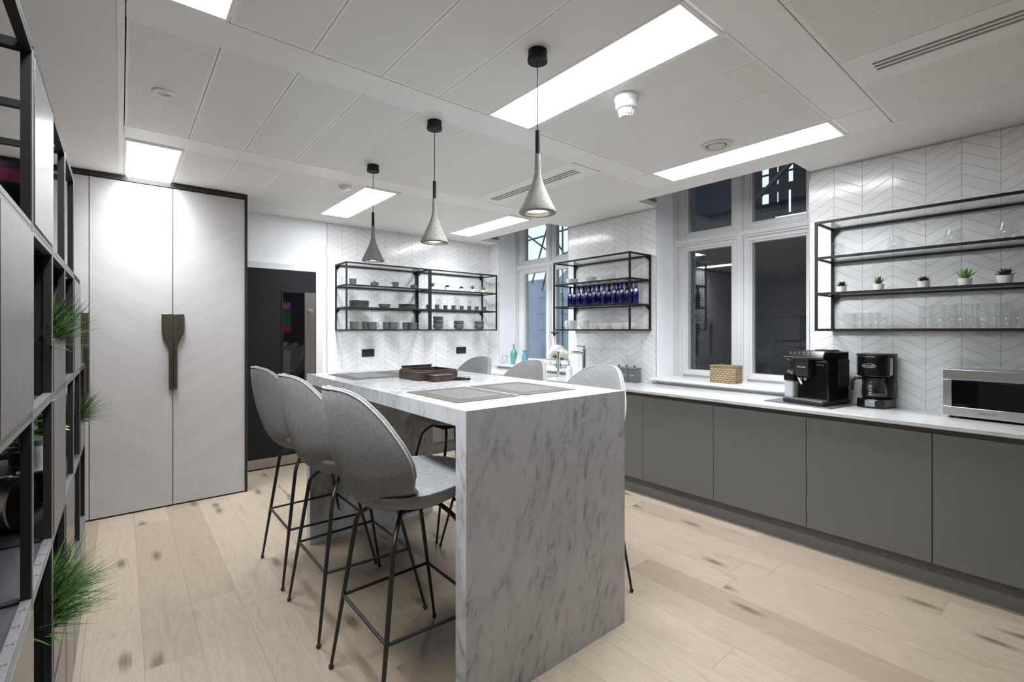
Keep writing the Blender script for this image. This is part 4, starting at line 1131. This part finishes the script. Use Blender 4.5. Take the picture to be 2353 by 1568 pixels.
MB().tube([(-.125,.07,.195),(-.142,.035,.165)], .006, 10).tube([(-.142,.035,.165),(-.158,.008,.135)], .0085, 12).build('milk_spout', M['chrome'], t, smooth=50)
MB().box(-.05, .12, -.10, .10, .355, .3585).box(.02,.11,-.09,.02,.3585,.366).build('bean_lid', B, t, bevel=.003)
MB().box(.02, .155, -.1345, -.1285, .12, .30).build('water_tank_door', B, t, bevel=.003)
text("De'Longhi", .013, M['print'], t, (-.1503,.015,.25), (R(90),0,R(-90)))
text("AUTENTICA", .010, M['print'], t, (-.1065,-.085,.268), (R(90),0,R(-90)))

t = thing('filter_coffee_maker', 'black filter coffee maker with a glass jug', 'coffee maker', (3.845,.892,WT), R(-6))
MB().prism([(-.085+.0*0,-.075),(-.098,-.04),(-.102,0),(-.098,.04),(-.085,.075),(.085,.085),(.085,-.085)], 'z', 0, .058).build('hotplate_base', G, t, bevel=.005)
MB().box(.028, .088, -.092, .088, .058, .345).build('tower', B, t, bevel=.008)
MB().prism([(-.088,-.06),(-.098,-.03),(-.1,0),(-.098,.03),(-.088,.06),(-.05,.088),(.03,.088),(.03,-.088),(-.05,-.088)], 'z', .205, .338).build('filter_holder', G, t, bevel=.006)
MB().prism([(-.085,-.06),(-.098,0),(-.085,.06),(-.05,.09),(.09,.09),(.09,-.094),(-.05,-.09)], 'z', .3385, .352).build('lid', B, t, bevel=.004)
MB().box(-.04, .0, -.0965, -.089, .215, .325).build('silver_strip', M['silver'], t, bevel=.003)
MB().lathe([(.0,.062),(.058,.062),(.070,.075),(.074,.10),(.066,.145),(.056,.172),(.0545,.172),(.0645,.145),(.0722,.10),(.068,.077),(.055,.066),(0,.066)], -.02, 0, 0, 32).build('jug', M['glassware'], t, smooth=50)
MB().lathe([(.058,.170),(.060,.176),(.060,.196),(.04,.202),(0,.203)], -.02, 0, 0, 28).build('jug_lid', B, t, smooth=40)
MB().tube([(-.03,.058,.188),(-.045,.098,.186),(-.05,.112,.165),(-.05,.112,.105)], [.009,.010,.010,.008], 10).build('jug_handle', B, t, smooth=60)
m = MB()
for i in range(6): m.box(-.0955, -.0948, -.014, .002, .088+i*.012, .091+i*.012)
m.build('measure_marks', M['print'], t)
m = MB().box(-.1045, -.0985, -.034, .022, .012, .05)
m.build('switch_panel', M['silver'], t, bevel=.002)
m = MB()
for i in range(5): m.box(.035, .044, -.0935, -.0918, .115+i*.016, .119+i*.016).box(.055, .062, -.0935, -.0918, .115+i*.016, .119+i*.016)
m.build('gauge_marks', M['print'], t)
text("De'Longhi", .014, M['print'], t, (-.1008,.0,.275), (R(90),0,R(-90)))
MB().tube([(-.1004, .038*math.cos(a), .275+.013*math.sin(a)) for a in [2*PI*i/40 for i in range(40)]], .0009, 6, closed=True).build('logo_ring', M['print'], t)

t = thing('microwave_oven', 'stainless steel microwave with a black door at the picture edge', 'microwave', (3.805,.285,WT), R(-5))
S = M['steel']
MB().box(-.105, .118, -.243, .243, .014, .280).build('casing', S, t, bevel=.004)
d = MB().box(-.119, -.1055, -.243, .243, .222, .280).box(-.119, -.1055, -.243, .243, .014, .066).box(-.119, -.1055, .205, .243, .0665, .2215).box(-.119, -.1055, -.243, -.125, .0665, .2215)
d.build('door', S, t, bevel=.0015)
MB().box(-.117, -.1058, -.1245, .2045, .067, .221).build('door_glass', M['dark_glass'], t)
MB().box(-.1205, -.119, -.225, -.14, .09, .21).build('control_panel', G, t)
for x in (-.09, .095):
    for y in (-.21, .21): MB().cyl((x,y,0), (x,y,.0145), .012, n=14).build('foot', B, t)
text('DAEWOO', .016, M['print_dark'], t, (-.1194,.055,.040), (R(90),0,R(-90)))

# ------------------------------------------------------------------ black cell shelving on the left
FXs, BXs = -.150, -.500
YS = [1.085, 1.4765, 1.867, 2.258, 2.649, 3.040, 3.430]
ZS = [.008, .395, .802, 1.212, 1.623, 2.018]
FR, RL, PN, DK = M['black_frame'], M['rail'], M['cell_grey'], M['deck']
t = thing('shelving_unit', 'open black steel cell shelving with satin grey doors at the picture edge', 'shelving', (0,0,0))
top_of = [5, 5, 5, 5, 4, 3]      # how many rows each bay reaches
pw = .012
for i, y in enumerate(YS):
    hgt = ZS[max(top_of[max(i-1,0)], top_of[min(i,5)])]
    MB().box(FXs-.018, FXs-.0015, y-.012, y+.012, 0, hgt).build('post', FR, t); MB().box(BXs, BXs+.018, y-.012, y+.012, 0, hgt).build('post', FR, t)
    MB().box(FXs-.0015, FXs+.0005, y-.010, y+.010, 0, hgt).build('post_edge', RL, t)
for bay in range(6):
    y0, y1 = YS[bay]+.0122, YS[bay+1]-.0122
    for r in range(top_of[bay]+1):
        z = ZS[r]
        MB().prism([(FXs-.018,z-.012),(FXs,z-.012),(FXs,z-.001),(FXs-.003,z-.0005),(FXs-.003,z+.0005),(FXs,z+.001),(FXs,z+.012),(FXs-.018,z+.012)], 'y', y0, y1).build('rail', RL if r < top_of[bay] else FR, t); MB().box(BXs, BXs+.018, y0, y1, z-.012, z+.012).build('rail', FR, t)
for i, y in enumerate(YS):
    n_ = max(top_of[max(i-1,0)], top_of[min(i,5)])
    for r in range(n_+1): MB().box(BXs+.0182, FXs-.0182, y-.011, y+.011, ZS[r]-.008, ZS[r]+.011).build('cross_rail', FR, t)
# decks inside, grey fronts, dark cell sides
for bay, rows in enumerate(((1,2,3,4),(1,2,3,4),(1,2,3,4),(1,2,3,4),(1,2,3),(1,2))):
    y0, y1 = YS[bay]+.0125, YS[bay+1]-.0125
    for r in rows:
        if (bay, r) in ((4,3),): continue
        MB().box(BXs+.019, FXs-.019, y0, y1, ZS[r]-.004, ZS[r]+.006).build('shelf_board', DK, t)
hs = MB()
for bay in (0, 1, 2):
    for i in range(5):
        y = YS[bay]+.05+i*.07
        for x in (FXs-.013, FXs-.006): hs.cyl((x,y,ZS[2]+.0121), (x,y,ZS[2]+.0128), .0028, n=8)
hs.build('bolt_holes', M['slot'], t)
DOORS = [(0,3),(1,4),(2,2),(4,3),(0,1),(3,1),(0,0),(1,0),(2,0),(3,0),(4,0),(5,0)]
for bay, r in DOORS:
    MB().box(FXs-.006, FXs+.003, YS[bay]+.0115, YS[bay+1]-.0115, ZS[r]+.0125, ZS[r+1]-.0125).build('door', PN, t, bevel=.0008)
SIDES = [(2,3),(1,3),(3,3),(4,3),(2,1),(1,1),(3,1)]
for i, r in SIDES: MB().box(BXs+.0185, FXs-.0185, YS[i]-.004, YS[i]+.004, ZS[r]+.0125, ZS[r+1]-.0125).build('side_panel', M['plastic_matt'], t)
for bay, r in ((1,3),(2,3),(3,3),(1,1),(0,3)): MB().box(BXs+.001, BXs+.005, YS[bay]+.013, YS[bay+1]-.013, ZS[r]+.0125, ZS[r+1]-.0125).build('back_panel', M['plastic_matt'], t)

def planter(bay, r, label, seed, n=800, tilt=.0):
    y0, y1 = YS[bay]+.014, YS[bay+1]-.014; z0 = ZS[r]+.0135; h = .150
    t = thing('planter', label, 'planter', ((FXs-.15),(y0+y1)/2,z0), 0, 'grass planters in the shelving')
    hy = (y1-y0)/2; x0, x1 = -.145, .1525
    MB().box(x1-.006, x1, -hy, hy, 0, h).build('front', PN, t, bevel=.0008)
    MB().box(x0, x1-.007, -hy, hy, 0, .01).box(x0, x0+.01, -hy, hy, .01, h).box(x0+.01, x1-.007, -hy, -hy+.008, .01, h).box(x0+.01, x1-.007, hy-.008, hy, .01, h).build('trough', M['plastic_matt'], t)
    MB().box(x0+.011, x1-.008, -hy+.009, hy-.009, h-.03, h-.012).build('soil', M['soil'], t)
    random.seed(seed)
    for nm, mt, cnt in (('grass', 'grass', n), ('grass', 'grass2', n//4)):
        m = MB()
        for i in range(cnt):
            bx_, by_ = random.uniform(.0, .135), random.uniform(-hy+.02, hy-.02)
            a = random.gauss(0, .75); el = R(random.uniform(4, 82))
            L = random.uniform(.07, .20)
            d = Vector((math.cos(a)*math.cos(el), math.sin(a)*math.cos(el)*.8, math.sin(el)))
            if d.x < 0: L *= .7
            m.blade((bx_,by_,h-.02), d, L, random.uniform(.006,.010), random.uniform(.05,.50))
        m.build(nm, M[mt], t)
planter(2, 3, 'topmost spiky grass planter in the black shelving', 11)
planter(5, 2, 'middle spiky grass planter at the far end of the black shelving', 12, 700)
planter(2, 1, 'lowest and fullest spiky grass planter, just above the floor', 13, 1100)

DZ = lambda r: ZS[r]+.0065
t = thing('black_document_box', 'flat black document box on the shelf under the leafy plant', 'box', (-.325,2.44,DZ(2)))
MB().box(-.145, .135, -.15, .15, 0, .085).build('box', M['plastic_matt'], t, bevel=.004)
MB().box(-.147, .137, -.152, .152, .0855, .103).build('lid', M['plastic_matt'], t, bevel=.004)
t = thing('steel_tin', 'round satin steel drum standing on edge in the shelving', 'tin', (-.255,2.03,DZ(2)+.0785))
MX = Matrix.Rotation(R(-20),4,'Z') @ Matrix.Rotation(R(90),4,'Y')
m = MB(); m.lathe([(0,-.030),(.075,-.030),(.078,-.026),(.078,.026),(.075,.030),(0,.030)], n=48).xf(MX); m.build('drum', M['steel'], t, smooth=35)
m = MB(); m.lathe([(.0782,-.024),(.0796,-.022),(.0796,-.002),(.0782,.0)], n=48).xf(MX); m.build('band', M['chrome'], t, smooth=60)
BT = DZ(2)+.1035
t = thing('frosted_jar', 'pale blue frosted jar on the black document box', 'jar', (-.222,2.36,BT))
MB().lathe([(0,0),(.024,0),(.026,.004),(.026,.06),(.022,.075),(.018,.08),(.018,.098),(0,.1)], n=28).build('jar', M['china'], t, smooth=40)
MB().lathe([(.0185,.082),(.020,.083),(.020,.1),(0,.101)], n=24).build('lid', M['facade_blue'], t, smooth=40)
t = thing('leaflet', 'leaflet with a turquoise corner on the black document box', 'leaflet', (-.235,2.315,BT+.0005), R(8))
MB().box(-.04, .04, -.022, .022, 0, .002).build('page', M['print'], t)
MB().box(-.0, .04, -.022, -.005, .0021, .0026).build('turquoise_band', pmat('turquoise_print', (.06,.42,.50), .5), t)
def ivy(loc, label, seed, n=46):
    t = thing('potted_ivy', label, 'potted plant', loc)
    MB().lathe([(0,0),(.035,0),(.045,.075),(.042,.075),(.038,.065),(0,.064)], n=24).build('pot', M['plastic_matt'], t, smooth=40)
    random.seed(seed); m = MB(); s = MB()
    for i in range(n):
        a = random.uniform(0, 2*PI); r = random.uniform(.02, .10); z = .075+random.uniform(-.02, .09)
        p = Vector((r*math.cos(a), r*math.sin(a), z)); s.tube([(0,0,.064), (p.x*.5,p.y*.5,z*.75+.03), tuple(p)], .0012, 5)
        m.leaf(p, (math.cos(a), math.sin(a), random.uniform(-.6,.4)), random.uniform(.028,.042), .030, .0008, .1)
    s.build('stems', M['leaf_mid'], t); m.build('leaves', M['leaf_lime'] if seed % 2 else M['leaf_mid'], t, smooth=60)
ivy((-.280,2.49,BT), 'leafy lime green plant in a black pot under the shelf rail', 5, 60)
t = thing('desk_tray', 'low black desk tray with silver handles in the lowest open cell', 'tray', (-.30,1.67,DZ(1)))
MB().box(-.10, .12, -.13, .13, 0, .012).box(-.10, -.092, -.13, .13, .012, .09).box(.112, .12, -.13, .13, .012, .06).build('tray', M['plastic_matt'], t, bevel=.002)
MB().tube([(.118,-.07,.06),(.118,-.07,.10),(.118,.07,.10),(.118,.07,.06)], .006, 8).build('handle', M['silver'], t, smooth=50)
# books in the top cell
def book(loc, rotz, w, h, th, col, label, lean=0.0, band=None):
    t = thing('book', label, 'book', loc, rotz, 'books in the top cell')
    a = MB().box(-w/2, w/2, -th/2, -th/2+.003, 0, h).box(-w/2, w/2, th/2-.003, th/2, 0, h).box(-w/2, -w/2+.003, -th/2+.003, th/2-.003, 0, h)
    p = MB().box(-w/2+.003, w/2-.004, -th/2+.0031, th/2-.0031, .003, h-.004)
    Mx = Matrix.Rotation(lean, 4, 'X'); a.xf(Mx); p.xf(Mx)
    a.build('cover', pmat('book_'+col[0], col[1], .45), t); p.build('pages', M['print'], t)
    if band:
        b = MB().box(-w*.42, w*.38, -th/2-.0006, -th/2-.0001, h*band[1], h*band[2]); b.xf(Mx); b.build('cover_print', pmat('print_'+band[0], band[3], .5), t)
zb = DZ(4)
book((-.262,1.945,zb), 0, .185, .245, .030, ('plum',(.028,.010,.024)), 'large plum and crimson book at the back of the top cell', 0, ('crimson',.55,.92,(.13,.012,.045)))
book((-.275,1.790,zb), R(4), .160, .150, .024, ('black',(.012,.012,.014)), 'small black book with an orange band in the top cell', 0, ('orange',.22,.34,(.22,.09,.02)))
book((-.262,1.850,zb), R(-3), .170, .175, .022, ('grey',(.050,.052,.058)), 'dark grey book between the plum and black ones', R(-8), ('mauve',.30,.62,(.10,.07,.09)))

# ------------------------------------------------------------------ screen on the wall behind the camera (seen mirrored in the door glass)
t = thing('wall_television', 'large wall television showing a green and red broadcast', 'television', (2.60,YF,1.30))
MB().box(-.74, .74, .004, .06, 0, .85).build('casing', M['plastic_black'], t, bevel=.006)
def scr(n_, c, e): return NT(n_).pbr((.01,.01,.01), .3, emit=c, estr=e)
def emb(x0, x1, z0, z1, nm, c, e, y=.0605): MB().box(x0, x1, y, y+.001, z0, z1).build('screen_'+nm, scr('screen_'+nm, c, e), t)
emb(-.70,.70,.04,.20,'ticker',(.55,.02,.05),1.0); emb(-.70,.70,.20,.52,'pitch',(.03,.22,.04),1.0); emb(-.70,.70,.52,.81,'banner',(.30,.03,.16),1.0)
emb(.2,.55,.26,.42,'player',(.15,.30,.8),1.0,.0618)
text('SIEN', .20, scr('screen_text', (.6,.5,.75), 1.2), t, (.69,.0622,.70), (R(90),0,R(180)), .0005, 'LEFT')

# ------------------------------------------------------------------ outside the windows
def ext(o): return struct(o)
fw = MB()
# very dark brick block opposite the near window; narrow slits of daylight high up
FXo = 7.2
fw.box(FXo, FXo+.03, -1.0, 3.90, -3.0, 3.05); fw.box(FXo, FXo+.03, 4.10, 6.1, -3.0, 3.05)
for a, b in ((-1.0,2.30),(2.33,2.60),(2.665,2.79),(2.815,2.92),(3.02,3.90),(4.10,6.1)): fw.box(FXo, FXo+.03, a, b, 3.05, 4.1)
for a, b, c_, d_ in ((2.25,3.06,3.36,3.47),(2.25,2.62,3.05,3.36),(2.75,3.06,3.05,3.22),(2.25,2.40,3.7,4.1),(2.3,3.06,3.62,3.645),(2.6,2.82,3.85,3.9)): fw.box(FXo-.02, FXo-.001, a, b, c_, d_)
fw.box(FXo, FXo+.4, -1.0, 6.1, 4.1, 7.0)
ext(fw.build('exterior_wall', M['facade']))
ext(MB().box(DX+.3, FXo, -1.3, -1.0, -3, 7).build('exterior_wall', M['facade']))
ext(MB().box(DX+.2, FXo, -1.0, 5.3, 4.5, 4.6).build('exterior_deck', M['facade']))
ext(MB().box(DX+.02, 12.5, -2, 14, -3.2, -3.0).build('exterior_ground', M['facade']))
ext(MB().box(8.6, 8.8, 6.3, 13.5, -3.0, 2.75).build('exterior_hoarding', M['facade_blue']))
ext(MB().box(8.2, 8.3, 3.6, 5.6, -3.0, 4.4).build('exterior_hoarding', M['facade_blue']))
ext(MB().prism([(6.3,2.75),(8.9,2.75),(6.9,4.1),(6.3,4.2)], 'x', 8.9, 9.0).build('exterior_gable', M['facade_blue']))
def pole(p, q, label, r=.024):
    v = Vector(q)-Vector(p)
    o = MB().cyl((0,0,0), tuple(v), r, n=12).build('scaffold_pole', M['pole'], smooth=40); o.location = p
    tag(o, label, 'scaffold pole', 'scaffold poles outside')
pole((5.2,1.55,-3), (5.2,1.55,4.4), 'upright scaffold tube outside the near window, right pane')
pole((5.2,3.05,-3), (5.2,3.05,4.4), 'upright scaffold tube outside the near window, left pane')
pole((5.3,2.95,2.2), (5.3,1.40,3.6), 'diagonal scaffold brace high outside the near window')
pole((5.3,2.0,1.75), (5.3,1.15,.9), 'diagonal scaffold brace low outside the near window')
pole((5.242,.4,1.55), (5.242,3.6,1.55), 'level scaffold tube outside the near window at mid height', .018)
pole((5.242,.4,1.02), (5.242,3.6,1.02), 'level scaffold tube outside the near window near the sill', .018)
for i, (p, q) in enumerate((((7.4,6.9,-3),(7.4,6.9,5)), ((7.4,7.7,-3),(7.4,7.7,5)), ((7.4,6.6,3.2),(7.4,8.6,2.7)), ((7.4,6.6,2.45),(7.4,8.5,3.7)), ((7.4,7.9,2.3),(7.4,7.1,4.6)), ((7.4,6.5,3.6),(7.4,8.6,3.5)), ((7.4,6.6,2.9),(7.4,8.6,3.05)), ((7.45,7.3,-3),(7.45,7.3,5)), ((7.45,6.9,2.6),(7.45,8.2,4.3)), ((7.45,8.3,2.5),(7.45,7.5,4.4)))):
    pole(p, q, 'pale sky scaffold tube outside the far window, %s of the lattice' % ORD[i], .02)
bd = MB().box(5.0, 5.5, .3, 3.8, .48, .52).build('scaffold_board', M['plank']); tag(bd, 'scaffold board below sill height outside the near window', 'scaffold board')
bd = MB().box(5.5, 5.9, .8, 3.8, .80, .84).build('scaffold_board', M['plank']); tag(bd, 'scaffold board further out beyond the near window', 'scaffold board')
nt_ = MB().box(4.62, 4.624, .9, 3.2, -2.99, 2.30).build('debris_netting', M['net']); tag(nt_, 'dark mesh debris netting hung outside the near window', 'netting'); nt_['kind'] = 'stuff'

# ------------------------------------------------------------------ sky and view
W = bpy.data.worlds.new('world'); SC.world = W; W.use_nodes = True
bg = W.node_tree.nodes['Background']; bg.inputs[0].default_value = (.70,.83,1.0,1); bg.inputs[1].default_value = 1.1
vs = SC.view_settings; vs.view_transform = 'Standard'; vs.look = 'None'; vs.gamma = 1; vs.use_curve_mapping = False; vs.exposure = .40
cy = SC.cycles
cy.max_bounces = 8; cy.diffuse_bounces = 5; cy.glossy_bounces = 4; cy.transmission_bounces = 4; cy.transparent_max_bounces = 20
cy.caustics_reflective = False; cy.caustics_refractive = False; cy.sample_clamp_indirect = 10.0
cy.use_denoising = True; cy.use_adaptive_sampling = True; cy.adaptive_threshold = .10; cy.adaptive_min_samples = 16
